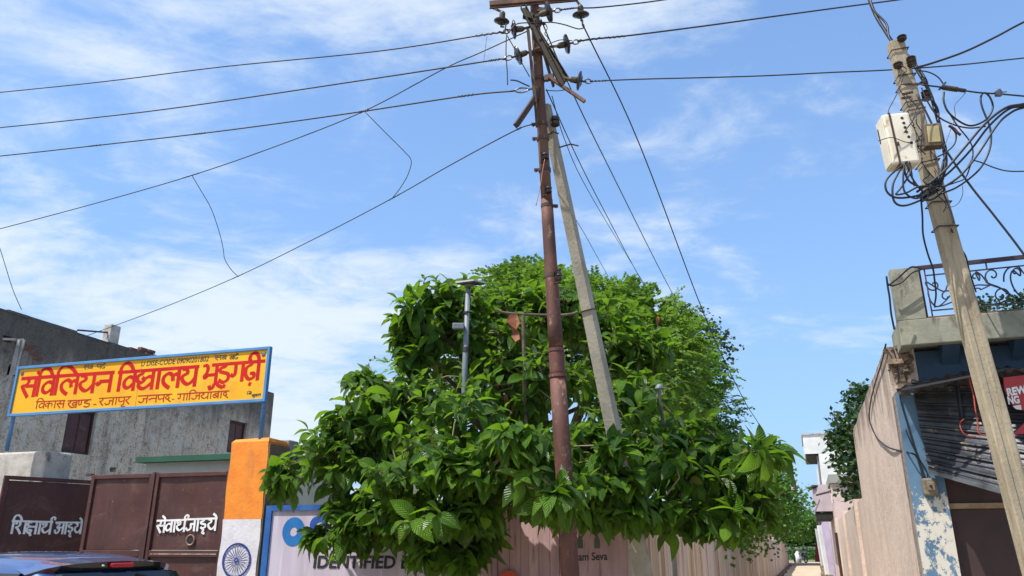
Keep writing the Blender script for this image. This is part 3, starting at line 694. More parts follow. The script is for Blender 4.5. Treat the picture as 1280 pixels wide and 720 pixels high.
for k, (x0, x1) in enumerate(((ga0, gd-.02), (gd+.02, ga1))):
    mb = MB(); sheet(mb, GP, x0+t_*.8, x1-t_*.8, hz+.05, gz1-t_*.8, 4+k, .018); part('sheet_panel', mb, M['gate'], gate, smooth=True)
    mb = MB(); sheet(mb, GP, x0+t_*.8, x1-t_*.8, gz0+.04, hz-.01, 8+k); part('sheet_panel', mb, M['gate'], gate, smooth=True)
    mb = MB()
    tubef(mb, GP, x0, x0+t_, gz0, gz1); tubef(mb, GP, x1-t_, x1, gz0, gz1); tubef(mb, GP, x0+t_+.001, x1-t_-.001, gz1-t_, gz1); tubef(mb, GP, x0+t_+.001, x1-t_-.001, gz0, gz0+t_)
    tubef(mb, GP, x0+t_+.001, x1-t_-.001, hz-.03, hz+.045)
    part('frame', mb, M['gate'], gate, bevel=.006)
mb = MB(); tubef(mb, GP, gd-.0185, gd+.0185, gz0, gz1+.01, -.03, .045); tubef(mb, GP, ga0-.10, ga0-.005, gz1-.01, gz1+.02); part('meeting_bar', mb, M['gate'], gate)
mb = MB(); a_, b_ = GP.px(239, 675); rr_ = .055
ring(mb, GP, a_, b_, .001, rr_*.8, .016, 20); part('latch_hole', mb, M['dark_gap'], gate)
mb = MB(); pts = [GP.pt(a_+rr_*math.cos(t)*1.05, b_+rr_*math.sin(t)*1.05, .018) for t in [2*math.pi*k/20 for k in range(21)]]; mb.tube(pts, .009, 6, cap=False); part('latch_rim', mb, M['gate_pale'], gate)
mb = MB(); a_, b_ = GP.px(190, 692.5); a2_, b2_ = GP.px(272, 691.5); pbox(mb, GP, a_, a2_, b_-.006, b_+.008, .031, .034); part('scuffed_edge', mb, M['gate_pale'], gate)
mb = MB()
brush_word(mb, GP, ['sa','e','va','aa','tha','reph'], (197.5, 651), (233.5, 649.8), 665.5, w=.19, off=.0135)
brush_word(mb, GP, ['ja','aa','i_','ya','e'], (233.5, 649.3), (272, 648), 664, w=.19, off=.0135)
part('lettering', mb, M['white_paint'], gate)
# left leaf, swung inwards
La = Vector((-6.70, 10.40, 0)); Lb_ = Vector((-5.55, 11.78, 0)); GL2 = Plane(La, Lb_-La); Ll = (Lb_-La).length
gate2 = thing('metal_gate', 'dark maroon gate leaf swung inwards beside the whitewashed left pillar', 'gate', La)
mb = MB(); sheet(mb, GL2, .06, Ll-.06, gz0+.05, gz1-.06, 21); part('sheet_panel', mb, M['gate'], gate2, smooth=True)
mb = MB()
tubef(mb, GL2, 0, .06, gz0, gz1); tubef(mb, GL2, Ll-.06, Ll, gz0, gz1); tubef(mb, GL2, .061, Ll-.061, gz1-.05, gz1); tubef(mb, GL2, .061, Ll-.061, gz0, gz0+.06); tubef(mb, GL2, .061, Ll-.061, .55, .60)
part('frame', mb, M['gate'], gate2, bevel=.006)
mb = MB()
brush_word(mb, GL2, ['i','sha','ksha','aa','tha','reph'], (15, 651.2), (65, 652.5), 667, w=.17, off=.0135)
brush_word(mb, GL2, ['a','aa','i_','ya','e'], (69.5, 653), (102.5, 653.2), 667.5, w=.17, off=.0135)
part('lettering', mb, M['white_paint'], gate2)
# low white room with green fascia behind the gate, concrete block behind the pillar
BK = Plane(G.pt(0,0,-2.6), G.e1)
room = thing('white_guard_room', 'low offwhite room with dark green fascia seen above the closed gate', 'building', BK.pt(-2,0,-1))
r0 = BK.px(182, 585)[0]; r1 = BK.px(330, 585)[0]; rz = BK.px(240, 577)[1]; rz2 = BK.px(240, 570)[1]
mb = MB(); pbox(mb, BK, r0, r1, 0, rz, -2.2, 0); part('wall', mb, M['offwhite'], room)
mb = MB(); pbox(mb, BK, r0-.12, r1+.1, rz+.003, rz2, -2.3, .12); part('fascia', mb, M['green'], room)
cb_ = thing('wall_block', 'grey cement wall block standing behind the orange pillar', 'wall', G.pt(.3,0,-1.6))
BK2 = Plane(G.pt(0,0,-1.2), G.e1); mb = MB(); q0 = BK2.px(333, 560)[0]; q1 = BK2.px(361, 560)[0]; pbox(mb, BK2, q0-.3, q1, 0, BK2.px(350, 550)[1], -.25, 0); part('block', mb, M['concrete_wall'], cb_, bevel=.02)

# ------------------------------------------------------------------ yellow school sign on its posts
sa0, sz0 = G.px(11, 520); sa1, sz1 = G.px(338.5, 433.5); sa0 = G.px(22, 459)[0]; zb = G.px(333, 500)[1]
SG = Plane(G.pt(0,0,.02), G.e1)
sA0, sZ1 = SG.px(23, 458.5); sA1, _ = SG.px(339, 433); sZ0 = SG.px(333.5, 502)[1]; sZ1 = SG.px(339,433)[1]
sign = thing('school_sign', 'long yellow Hindi school signboard with red lettering in a blue frame', 'sign', SG.pt((sA0+sA1)/2, sZ0))
fr = .038
mb = MB(); 
def buckled(a0, a1, b0, b1, off):
    nx, nz = 28, 6
    P = {(i,j): SG.pt(a0+(a1-a0)*i/nx, b0+(b1-b0)*j/nz, off-.0004*(1+math.sin(i*.9+j*.5)*math.sin(j*.8+i*.13))) for i in range(nx+1) for j in range(nz+1)}
    for i in range(nx):
        for j in range(nz): mb.quad(P[i,j], P[i+1,j], P[i+1,j+1], P[i,j+1])
buckled(sA0+fr*.6, sA1-fr*.6, sZ0+fr*.6, sZ1-fr*.6, 0); part('board', mb, M['sign_yellow'], sign, smooth=True)
for (x0, x1, z0, z1) in ((sA0, sA0+fr, sZ0, sZ1), (sA1-fr, sA1, sZ0, sZ1), (sA0+fr+.001, sA1-fr-.001, sZ1-fr, sZ1), (sA0+fr+.001, sA1-fr-.001, sZ0, sZ0+fr)):
    mb = MB(); pbox(mb, SG, x0, x1, z0, z1, -.035, .022); part('frame_rail', mb, M['sign_blue'], sign, bevel=.004)
for (x, zbot) in ((sA0+.03, lz), (sA1-.06, pz)):
    mb = MB(); mb.tube([SG.pt(x, zbot-.02, -.06), SG.pt(x, sZ1-.05, -.06)], .027, 10); p_ = part('post', mb, M['sign_blue'], sign, smooth=True)
    mb = MB(); mb.tube([SG.pt(x-.032, sZ0-.07, -.06), SG.pt(x, sZ0-.075, -.028), SG.pt(x+.032, sZ0-.07, -.06), SG.pt(x, sZ0-.065, -.092), SG.pt(x-.032, sZ0-.07, -.06)], .006, 5, cap=False); part('tie', mb, M['orange_tape'], p_)
for (x, z) in ((sA0+.10, sZ1-.10), (sA1-.10, sZ1-.095)):
    mb = MB(); mb.lathe(SG.pt(x, z, 0), SG.n, [(0,.03),(.006,.028),(.010,.012)], 14); part('corner_washer', mb, M['galv'], sign)
mb = MB(); xa = SG.px(178, 449)[0]; pbox(mb, SG, xa-.002, xa+.002, sZ0+fr, sZ1-fr, .0005, .0012); part('sheet_joint', mb, M['seam'], sign)
mb = MB()
brush_word(mb, SG, ['sa','i','va','iw','la','ya','na'], (28, 473.2), (141.5, 465.4), 495.8, w=.20)
a_, b_ = SG.px(48, 465.4); mb.lathe(SG.pt(a_, b_, .003), SG.n, [(0,.026),(.002,.024)], 12)
brush_word(mb, SG, ['i','va','dya','aa','la','ya'], (148.5, 465.6), (247.5, 458.2), 488.6, w=.20)
brush_word(mb, SG, ['bha','uu','rda','ga','rdha','ii'], (254, 457.2), (330, 451.2), 479.5, w=.20, head_from=.55)
part('main_lettering', mb, M['red_paint'], sign)
mb = MB()
brush_word(mb, SG, ['i','va','ka','aa','sa'], (45.5, 502.2), (81, 500.6), 510.8, w=.16)
brush_word(mb, SG, ['kha','nna','da'], (85, 501), (113.5, 499.4), 509.8, w=.16)
brush_word(mb, SG, ['-'], (117, 502), (122, 501.7), 509, w=.16)
brush_word(mb, SG, ['ra','ja','aa','pa','u','ra'], (124.5, 498), (163.5, 495.8), 506.8, w=.16)
brush_word(mb, SG, ['ja','na','pa','d'], (173, 495), (214.5, 492.6), 504, w=.16)
brush_word(mb, SG, ['-'], (215, 496), (219, 495.8), 502, w=.16)
brush_word(mb, SG, ['ga','aa','i','ja','ya','aa','ba','aa','d'], (222, 492.6), (286, 488.4), 500.8, w=.16)
part('second_lettering', mb, M['darkred_paint'], sign)
mb = MB()
brush_word(mb, SG, ['sa','ba'], (105, 456.8), (116.5, 456), 461.8, w=.17)
brush_word(mb, SG, ['pa','dha','e'], (121, 455.9), (132, 455.2), 461, w=.17)
part('small_lettering', mb, M['black_paint'], sign); mb = MB()
brush_word(mb, SG, ['sa','ba'], (268.5, 444.9), (283.5, 443.9), 450.2, w=.17)
brush_word(mb, SG, ['ba','dha','e'], (287, 444), (298, 443.1), 449.6, w=.17)
part('small_lettering', mb, M['black_paint'], sign); mb = MB()
latin(mb, SG, 'U DISE-CODE 09090201802', (176, 458), (260.5, 451.5), 451.2, bold=.006, shear=.12)
part('code_lettering', mb, M['black_paint'], sign); mb = MB()
brush_word(mb, SG, ['i','ba','e'], (308.5, 490.4), (314.5, 489.9), 493.2, w=.24, head=False)
brush_word(mb, SG, ['sa','u','va','ra','la'], (315, 493.2), (326, 492), 496, w=.24)
part('small_lettering', mb, M['black_paint'], sign)

# ------------------------------------------------------------------ painted boards and the wall behind them
wz = G.px(400, 631)[1]; endA = 4.33; bA0 = G.px(329.5, 680)[0]
PW = Plane(G.pt(0,0,-.06), G.e1)
bw = thing('school_wall', 'faded pink ribbed school boundary wall under the big leafed tree', 'wall', PW.pt(2.4,0))
mb = MB(); pbox(mb, PW, pa1+.03, endA-.02, 0, wz-.02, -.18, 0); part('masonry', mb, M['pink_wall'], bw)
sheetA0 = G.px(556, 690)[0]; sheetA1 = G.px(700, 690)[0]; xx = sheetA0; r3 = random.Random(9)
while xx < sheetA1:
    w_ = r3.uniform(.07, .15); w_ = min(w_, sheetA1-xx); d_ = r3.uniform(.006, .030)
    mb = MB(); a0_, a1_ = xx+.003, xx+w_-.003
    mb.hexa([PW.pt(a0_,.05,.001+d_), PW.pt(a1_,.05,.001+d_*.6), PW.pt(a1_,.05,.001), PW.pt(a0_,.05,.001), PW.pt(a0_,wz-.05,.001+d_), PW.pt(a1_,wz-.05,.001+d_*.6), PW.pt(a1_,wz-.05,.001), PW.pt(a0_,wz-.05,.001)])
    part('rib', mb, M['pink_wall'], bw); xx += w_
# red roundel
mb = MB(); a_, b_ = G.px(636, 729); ring(mb, G, a_, b_, .001, .125, .012, 28); part('red_roundel', mb, M['logo_red'], bw)
# lilac board
BA1 = sheetA0-.01
nb = thing('painted_board', 'faded lilac painted board with blue border and black words IDENTIFIED BY', 'board', G.pt((bA0+BA1)/2, .4))
mb = MB(); pbox(mb, G, bA0+.06, BA1-.02, .35, wz-.06, -.055, -.01); part('panel', mb, M['board'], nb)
for (x0, x1, z0, z1) in ((bA0, bA0+.075, .30, wz), (bA0+.076, BA1, wz-.06, wz), (bA0+.076, BA1, .30, .36)):
    mb = MB(); pbox(mb, G, x0, x1, z0, z1, -.058, .015); part('border_rail', mb, M['board_blue'], nb)
mb = MB(); a_, b_ = G.px(366.5, 664.5); ring(mb, G, a_, b_, .048, .148, -.006, 36, 1.08); part('ring_logo', mb, M['logo_blue'], nb)
mb = MB(); a_, b_ = G.px(398, 664.5)
S_ = [(.10,.10),(.02,.145),(-.07,.115),(-.085,.05),(-.03,.01),(.055,-.02),(.085,-.075),(.03,-.135),(-.06,-.13),(-.105,-.08)]
pts = smooth_path([Vector((p[0], p[1]*1.0, 0)) for p in S_], 5); i0 = len(mb.v)
for k, p in enumerate(pts):
    d = (pts[min(k+1,len(pts)-1)]-pts[max(k-1,0)]).normalized(); nn = Vector((-d.y, d.x, 0))*.036
    mb.v.append(tuple(G.pt(a_+p.x+nn.x, b_+p.y+nn.y, -.0055))); mb.v.append(tuple(G.pt(a_+p.x-nn.x, b_+p.y-nn.y, -.0055)))
for k in range(len(pts)-1): mb.f.append((i0+2*k+1, i0+2*k+3, i0+2*k+2, i0+2*k)); mb.m.append(0)
part('letter_logo', mb, M['logo_deep'], nb)
mb = MB(); latin(mb, G, 'IDENTIFIED BY', (391, 709.6), (526, 710.6), 694, off=-.004, bold=.03, shear=.05); part('lettering', mb, M['black_paint'], nb)
# second painted panel
pb = thing('painted_board', 'dusty pink painted board reading am Seva right of the rusty pole', 'board', G.pt(3.9, .4))
q0 = G.px(700, 690)[0]; mb = MB(); pbox(mb, G, q0+.01, endA-.03, .35, wz-.04, -.055, -.01); part('panel', mb, M['pink_wall'], pb)
mb = MB(); latin(mb, G, 'am Seva', (723, 700.8), (759.3, 699.8), 690.6, off=-.005, bold=.018); part('lettering', mb, M['black_paint'], pb)
for px in (725.2, 746.5):
    mb = MB(); a_, b_ = G.px(px, 685.5); w_ = .030; h_ = .125
    mb.poly([G.pt(a_-w_, b_, -.006), G.pt(a_+w_, b_, -.006), G.pt(a_+w_*.95, b_+h_*.6, -.006), G.pt(a_+w_*.3, b_+h_, -.006), G.pt(a_-w_*.5, b_+h_, -.006), G.pt(a_-w_, b_+h_*.6, -.006)])
    part('emblem_prong', mb, M['logo_green'], pb)

# ------------------------------------------------------------------ blue hatchback
car = thing('parked_car', 'blue hatchback parked before the gate with red brake lamp on its black spoiler', 'car', (-4.35, 7.05, 0))
hd = norm((-.90, .436, 0)); rt = Vector((hd.y, -hd.x, 0))   # heading and right
RC = Vector((-3.06, 6.32, -.012))     # centre of the spoiler edge above ground
def cp(x, y, z): return RC + hd*x + rt*y + UP*z      # x forward from the spoiler, y right
CZ = 1.482
def roofz(x): return CZ + .030 - .055*((x-.9)/1.3)**2
# stations: x, half width low, half width belt, z low, z belt, half width roof, z roof
ST = [(-.42,.70,.72,.38,.62,.66,.66),(-.40,.76,.78,.24,.80,.70,.86),(-.30,.80,.81,.22,.92,.66,.98),(-.12,.82,.83,.22,.95,.60,1.22),(.04,.82,.83,.22,.95,.565,1.425),(.5,.82,.83,.20,.95,.575,1.478),(1.0,.82,.83,.20,.94,.575,1.49),
      (1.6,.82,.83,.20,.93,.56,1.455),(1.95,.82,.83,.20,.93,.54,1.36),(2.25,.82,.82,.20,.93,.56,1.15),(2.55,.82,.81,.20,.92,.62,.96),(3.0,.80,.78,.22,.86,.60,.89),(3.25,.74,.70,.26,.72,.52,.76),(3.35,.62,.60,.32,.55,.45,.58)]
def ringp(s):
    x, wl, wb, zl, zb, wr, zr = s
    half = [(0,zl),(wl*.8,zl),(wl,zl+.08),(wb,(zl+zb)/2),(wb,zb-.03),(wb-.03,zb),(wr+(wb-wr)*.12,zr-.08 if zr-.08 > zb else zb+.01),(wr,zr-.02 if zr > zb+.1 else zr),(wr*.6,zr+.018),(0,zr+.026)]
    return [cp(x, y, z) for y, z in half] + [cp(x, -y, z) for y, z in reversed(half[1:-1])]
mb = MB(); rs = [ringp(s) for s in ST]; nR = len(rs[0])
for r in rs: mb.v += [tuple(p) for p in r]
for k in range(len(rs)-1):
    for j in range(nR):
        a = k*nR+j; b = k*nR+(j+1) % nR; mb.f.append((a, a+nR, b+nR, b)); mb.m.append(0)
mb.f.append(tuple(range(nR))); mb.m.append(0); mb.f.append(tuple(range((len(rs)-1)*nR+nR-1, (len(rs)-1)*nR-1, -1))); mb.m.append(0)
body = part('body', mb, M['car_blue'], car, smooth=True)
ss = body.modifiers.new('sub', 'SUBSURF'); ss.levels = 2; ss.render_levels = 2
for sgn in (1, -1):
    for (x0, x1, nm) in ((.12, .85, 'rear_side_window'), (.92, 1.75, 'front_side_window')):
        mb = MB(); off = .012
        zt = 1.36
        mb.hexa([cp(x0, sgn*(.80+off), .965), cp(x1+.25*(x1 > 1), sgn*(.80+off), .965), cp(x1+.25*(x1 > 1), sgn*.74, .965), cp(x0, sgn*.74, .965), cp(x0+.08, sgn*(.615+off), zt), cp(x1, sgn*(.615+off), zt), cp(x1, sgn*.55, zt), cp(x0+.08, sgn*.55, zt)])
        part(nm, mb, M['glass'], car)
mb = MB(); mb.quad(cp(-.30,-.60,.97), cp(-.30,.60,.97), cp(-.035,.50,1.36), cp(-.035,-.50,1.36)); 
mb.hexa([cp(-.34,-.60,.99), cp(-.34,.60,.99), cp(-.25,.60,.99), cp(-.25,-.60,.99), cp(-.085,-.50,1.355), cp(-.085,.50,1.355), cp(0,.50,1.355), cp(0,-.50,1.355)])
part('rear_window', mb, M['glass'], car)
mb = MB(); mb.hexa([cp(2.46,-.62,1.0), cp(2.46,.62,1.0), cp(2.36,.62,1.0), cp(2.36,-.62,1.0), cp(2.04,-.50,1.36), cp(2.04,.50,1.36), cp(1.94,.50,1.36), cp(1.94,-.50,1.36)]); part('windscreen', mb, M['glass'], car)
# spoiler: swept lip at the end of the roof
mb = MB(); n_ = 16; top = []; 
for k in range(n_+1):
    y = -.62 + 1.24*k/n_; q = abs(y)/.62; sw = .20*q**5; drop = .035*q**2 + .05*q**8
    top.append((y, sw, drop))
for k in range(n_):
    (y0, s0, d0), (y1, s1, d1) = top[k], top[k+1]
    A0, A1 = cp(.30+s0*.5, y0*.93, CZ-.015-d0*.7), cp(.30+s1*.5, y1*.93, CZ-.015-d1*.7)
    B0, B1 = cp(-.05+s0, y0, CZ-.045-d0), cp(-.05+s1, y1, CZ-.045-d1)
    C0, C1 = cp(-.03+s0, y0, CZ-.105-d0), cp(-.03+s1, y1, CZ-.105-d1)
    D0, D1 = cp(.14+s0*.5, y0*.9, CZ-.13-d0), cp(.14+s1*.5, y1*.9, CZ-.13-d1)
    mb.quad(A0, B0, B1, A1, 0); mb.quad(B0, C0, C1, B1, 1); mb.quad(C0, D0, D1, C1, 1)
part('spoiler', mb, [M['car_blue'], M['car_navy']], car, smooth=False)
mb = MB(); mb.hexa([cp(-.075,-.10,CZ-.092), cp(-.075,.10,CZ-.092), cp(-.03,.10,CZ-.092), cp(-.03,-.10,CZ-.092), cp(-.078,-.10,CZ-.058), cp(-.078,.10,CZ-.058), cp(-.03,.10,CZ-.058), cp(-.03,-.10,CZ-.058)])
part('brake_lamp', mb, M['lamp_red'], car, bevel=.01)
mb = MB(); mb.lathe(cp(-.06,-.17,CZ-.075), -hd, [(0,.008),(.02,.006)], 8); part('washer_nozzle', mb, M['lamp_clear'], car)
for sgn in (1, -1):
    mb = MB(); mb.hexa([cp(-.42,sgn*.60,.80), cp(-.42,sgn*.78,.80), cp(-.28,sgn*.82,.80), cp(-.30,sgn*.62,.80), cp(-.34,sgn*.60,1.12), cp(-.34,sgn*.74,1.12), cp(-.20,sgn*.76,1.12), cp(-.22,sgn*.62,1.12)]); part('tail_lamp', mb, M['lamp_red'], car, bevel=.02)
    mb = MB(); mb.box(cp(3.20, sgn*.56, .68), (.18,.24,.12), (hd, rt, UP)); part('headlight', mb, M['lamp_clear'], car, bevel=.03)
    mb = MB(); mb.box(cp(1.98, sgn*.93, 1.02), (.14,.20,.13), (hd, rt, UP)); part('mirror', mb, M['car_blue'], car, bevel=.03)
    for x in (.22, 2.68):
        mb = MB(); mb.lathe(cp(x, sgn*.66, .30), rt*sgn, [(0,.20),(0,.30),(.03,.31),(.15,.31),(.18,.29),(.18,.20)], 28); w_ = part('wheel', mb, M['rubber'], car, smooth=False)
        mb = MB(); mb.lathe(cp(x, sgn*.66, .30), rt*sgn, [(.10,.20),(.175,.20),(.165,.17),(.14,.15),(.15,.05),(.17,.04)], 20); part('rim', mb, M['rim'], w_)
mb = MB(); mb.box(cp(-.45, 0, .42), (.08,1.4,.22), (hd, rt, UP)); part('bumper', mb, M['car_blue'], car, bevel=.04)
# ------------------------------------------------------------------ rusty tubular steel pole with its line hardware
YP = 6.8
def A(px, py, dY=0.0): return at(px, py, YP+dY)
base = atz(727, YP, 0); top_ = A(666.5, -18)
pole = thing('steel_pole', 'tall rusty red tubular steel electricity pole rising through the leafy tree', 'pole', base)
def on_pole(t): return base.lerp(top_, t)
def pole_t(py):   # parameter of the pole at a pixel row
    lo, hi = 0.0, 1.0
    for _ in range(40):
        m_ = (lo+hi)/2; p = on_pole(m_); d = p-Vector((0,0,EYE)); v = (d.z*CP-d.y*SP)/(d.y*CP+d.z*SP); y = 360-960*v
        if y > py: lo = m_
        else: hi = m_
    return lo
segs = [(None, 470, .080, .073), (470, 438, .071, .069), (438, 250, .066, .058), (250, -60, .054, .046)]
for k, (y0, y1, r0, r1) in enumerate(segs):
    t0 = 0 if y0 is None else pole_t(y0); t1 = 1.0 if k == 3 else pole_t(y1)
    mb = MB(); mb.tube([on_pole(t0+(t1-t0)*i/6) for i in range(7)], [r0+(r1-r0)*i/6 for i in range(7)], 20)
    part('tube', mb, M['rust_pole'] if k < 3 else M['rust_dark2'], pole, smooth=True)
def ring_at(py, r, h, mat, name='band', par=None, lug=None):
    t = pole_t(py); p = on_pole(t); d = (top_-base).normalized(); mb = MB()
    mb.lathe(p-d*h/2, d, [(0,r),(h,r)], 18)
    if lug:
        s = 1 if lug > 0 else -1; mb.box(p+Vector((s*(r+.02), -.01, 0)), (.05,.012,h*.9)); mb.tube([p+Vector((s*(r+.025),-.03,0)), p+Vector((s*(r+.025),.03,0))], .008, 6)
    return part(name, mb, mat, par or pole)
for y, r in ((470,.081),(438,.075)): ring_at(y, r, .03, M['rust_pole'], 'weld_collar')
for y, lug in ((345,0),(258,1),(213,-1),(174,-1),(156,-1),(100,1),(66,1),(30,1)): ring_at(y, .066 if y > 300 else .061, .035, M['rust_dark'], 'band', lug=lug)
# small black reel insulators bolted to the pole side
for (px, py, r) in ((682,194,.030),(686,236,.028),(699,345,.026),(699,338,.02)):
    c_ = A(px, py, -.09); mb = MB(); mb.lathe(c_-UP*.04, UP, [(0,r),(.012,r*1.15),(.022,r*.7),(.034,r*.7),(.044,r*1.15),(.056,r)], 14)
    part('reel_insulator', mb, M['porcelain'], pole)
    mb = MB(); mb.bar(c_+Vector((-.045,.03,-.06)), c_+Vector((-.045,.03,.05)), .02, .008); mb.bar(c_+Vector((-.05,.04,-.06)), c_+Vector((.012,0,-.055)), .02, .008); part('reel_strap', mb, M['rust_dark'], pole)
# steelwork
def steel(name, a, b, w, h, mat, lab=None, channel=False, up=(0,0,1)):
    mb = MB()
    if not channel: mb.bar(a, b, w, h, up)
    else:
        a = Vector(a); b = Vector(b); d = (b-a).normalized(); x = d.cross(Vector((0,1,0))).normalized(); z = x.cross(d).normalized()
        mb.bar(a+z*h/2, b+z*h/2, w, .008, z); 
        mb.bar(a+x*(w/2-.004), b+x*(w/2-.004), .008, h, z); mb.bar(a-x*(w/2-.004), b-x*(w/2-.004), .008, h, z)
    return part(name, mb, mat, pole, label=lab)
steel('crossarm', A(612,5.5,-.07), A(722,-4.0,-.07), .05, .055, M['rust'], channel=False)
mb = MB(); mb.bar(A(612,10.5,-.12), A(722,1,-.12), .02, .006); part('crossarm_flange', mb, M['rust_dark'], pole)
steel('channel_brace', A(654,8,-.11), A(703,104,-.20), .062, .05, M['olive_steel'], channel=True)
steel('channel_brace', A(672,40,-.06), A(709,100,-.12), .05, .045, M['olive_steel'], channel=True)
steel('flat_brace', A(680,68,.08), A(692,108,.1), .035, .02, M['rust_dark'])
steel('angle_bar', A(686,96,-.13), A(731,127,-.20), .035, .03, M['rust'])
steel('vertical_angle', A(660,37,-.09), A(669,128,-.09), .032, .02, M['rust_dark'], up=(0,1,0))
steel('vertical_angle', A(668,120,-.075), A(671,158,-.075), .022, .02, M['rust_dark'], up=(0,1,0))
steel('stub_arm', A(676,112,-.02), A(645,157,-.22), .045, .05, M['rust_dark'], channel=False)
steel('cleat', A(672,12,-.1), A(690,14,-.12), .03, .05, M['rust_dark']); steel('cleat', A(655,18,-.1), A(666,22,-.1), .06, .07, M['olive_steel'])
steel('cleat', A(668,62,-.1), A(683,58,-.1), .05, .03, M['rust']); steel('cleat', A(681,98,-.1), A(692,96,-.13), .04, .06, M['rust_dark'])
# insulators: a thing each
def insulator(c, ax, r, ab, wire_end, label, hang=False, flat=.35):
    c = Vector(c); ax = Vector(ax).normalized()
    t = thing('disc_insulator', label, 'insulator', c, 'porcelain insulators on the rusty steel pole')
    mb = MB(); mb.lathe(c-ax*.03, ax, [(0,.035),(.010,r*.86),(.022,r),(.034,r*.97),(.044,r*.6),(.055,.04)], 22); part('disc', mb, M['porcelain'], t, smooth=False)
    mb = MB(); mb.lathe(c-ax*.11, ax, [(0,.018),(.02,.030),(.075,.034),(.085,.030)], 12); part('cap', mb, M['cap'], t)
    e = c-ax*.10; ab = Vector(ab); mb = MB(); mb.bar(e, ab, .016, .022); part('strap', mb, M['rust_dark'], t)
    f = c+ax*.035; we = Vector(wire_end); mb = MB()
    mid = f.lerp(we, .5); x = ax.cross(UP).normalized() if abs(ax.z) < .9 else Vector((1,0,0)); z = x.cross(ax).normalized()
    L_ = (we-f).length; ring_ = [mid + ax*(math.cos(q)*L_*.33) + z*(math.sin(q)*.026) for q in [2*math.pi*k/12 for k in range(13)]]
    mb.tube(ring_, .007, 6, cap=False); part('shackle', mb, M['galv'], t)
    mb = MB(); mb.tube([f-ax*.01, f+ax*.02, f.lerp(we, .3)], .010, 6); mb.tube([f.lerp(we,.68), we], .012, 6); part('clevis', mb, M['rust_dark'], t)
    return t
dx = Vector((1,0,0))
def axpx(p, q, Yo=0): return (A(*q, Yo)-A(*p, Yo)).normalized()
insulator(A(642,37,-.1), axpx((648,36.5),(637,37.5)), .098, A(662,34,-.08), A(628,41.5,-.1), 'edge on brown disc insulator holding the topmost wire to the left')
insulator(A(647,69.5,-.1), axpx((653,67.5),(640,72)), .098, A(668,66,-.07), A(628,74,-.1), 'edge on disc insulator holding the second wire to the left')
insulator(A(686.5,15,-.26), axpx((680,17),(693,13.5)), .108, A(668,20,-.1), A(703,12,-.26), 'large tilted disc insulator just right of the pole top')
insulator(A(709,55,-.1), axpx((702,56),(716,53)), .102, A(683,59,-.08), A(726,51,-.1), 'edge on disc insulator holding the long wire rising to the right')
insulator(A(724.7,101,-.16), axpx((717,100),(732,102.5)), .098, A(701,95,-.12), A(741,101.5,-.16), 'lowest disc insulator at the right end of the tilted brace')
insulator(A(627,27,-.1), Vector((-.12,.25,-1)), .082, A(614,9,-.07), A(637,40,-.14), 'hanging disc insulator under the left end of the crossarm')
insulator(A(726,19,-.1), Vector((.05,.30,-1)), .090, A(721,1,-.07), A(730,34,-.06), 'hanging disc insulator under the right end of the crossarm')
mb = MB(); e = A(660,112,-.1); w_ = A(644,113.5,-.1); 
mb.tube([e.lerp(w_,.5)+(w_-e)*.5*math.cos(q)+UP*.026*math.sin(q) for q in [2*math.pi*k/12 for k in range(13)]], .008, 6, cap=False)
mb.tube([e, A(668,110,-.08)], .012, 6); part('dead_end_shackle', mb, M['galv'], pole)

# ------------------------------------------------------------------ grey concrete strut leaning on the steel pole
s_top = at(682, 132, 6.93); s_bot = atz(847, 7.75, 0); 
# keep its line through the photographed edge at the foot
s_mid = at(801, 700, 7.62); s_bot = s_mid + (s_mid-s_top)*((0-s_mid.z)/(s_mid.z-s_top.z))
strut = thing('concrete_strut', 'slanting grey square concrete strut leaning against the rusty steel pole', 'pole', s_bot)
d_ = (s_top-s_bot).normalized(); fx = norm((.80,-.60,0)); fx = (fx-d_*fx.dot(d_)).normalized(); fy = d_.cross(fx).normalized()
mb = MB(); n_ = 14
for k in range(n_):
    t0, t1 = k/n_, (k+1)/n_
    w0, w1 = .150-.060*t0, .150-.060*t1
    p0, p1 = s_bot.lerp(s_top, t0), s_bot.lerp(s_top, t1)
    def sq(p, w): return [p-fx*w/2-fy*w/2*.8, p+fx*w/2-fy*w/2*.8, p+fx*w/2+fy*w/2*.8, p-fx*w/2+fy*w/2*.8]
    q0, q1 = sq(p0, w0), sq(p1, w1)
    for j in range(4): mb.quad(q0[j], q0[(j+1) % 4], q1[(j+1) % 4], q1[j])
    if k == n_-1: mb.quad(*q1)
part('shaft', mb, M['strut_conc'], strut)
def on_strut(py):
    lo, hi = 0, 1
    for _ in range(30):
        m_ = (lo+hi)/2; p = s_bot.lerp(s_top, m_); d = p-Vector((0,0,EYE)); v = (d.z*CP-d.y*SP)/(d.y*CP+d.z*SP)
        if 360-960*v > py: lo = m_
        else: hi = m_
    return s_bot.lerp(s_top, lo), .150-.060*lo
for y in (168, 388):
    p, w = on_strut(y); mb = MB(); q = [p+fx*sx*(w/2+.008)+fy*sy*(w/2*.8+.008) for sx, sy in ((-1,-1),(1,-1),(1,1),(-1,1),(-1,-1))]; mb.tube(q, .008, 5); part('wire_band', mb, M['rust_dark'], strut)
p, w = on_strut(160)
for dz in (0, .05):
    mb = MB(); c_ = p+Vector((.045,-.09,dz)); mb.lathe(c_-UP*.022, UP, [(0,.042),(.012,.05),(.03,.05),(.042,.042)], 16); part('reel_insulator', mb, M['porcelain'], strut)
mb = MB(); q = on_strut(186)[0]; mb.tube([q, q+Vector((.16,-.06,.02)), q+Vector((.24,-.06,.0))], .008, 5); part('stay_hook', mb, M['rust_dark'], strut)

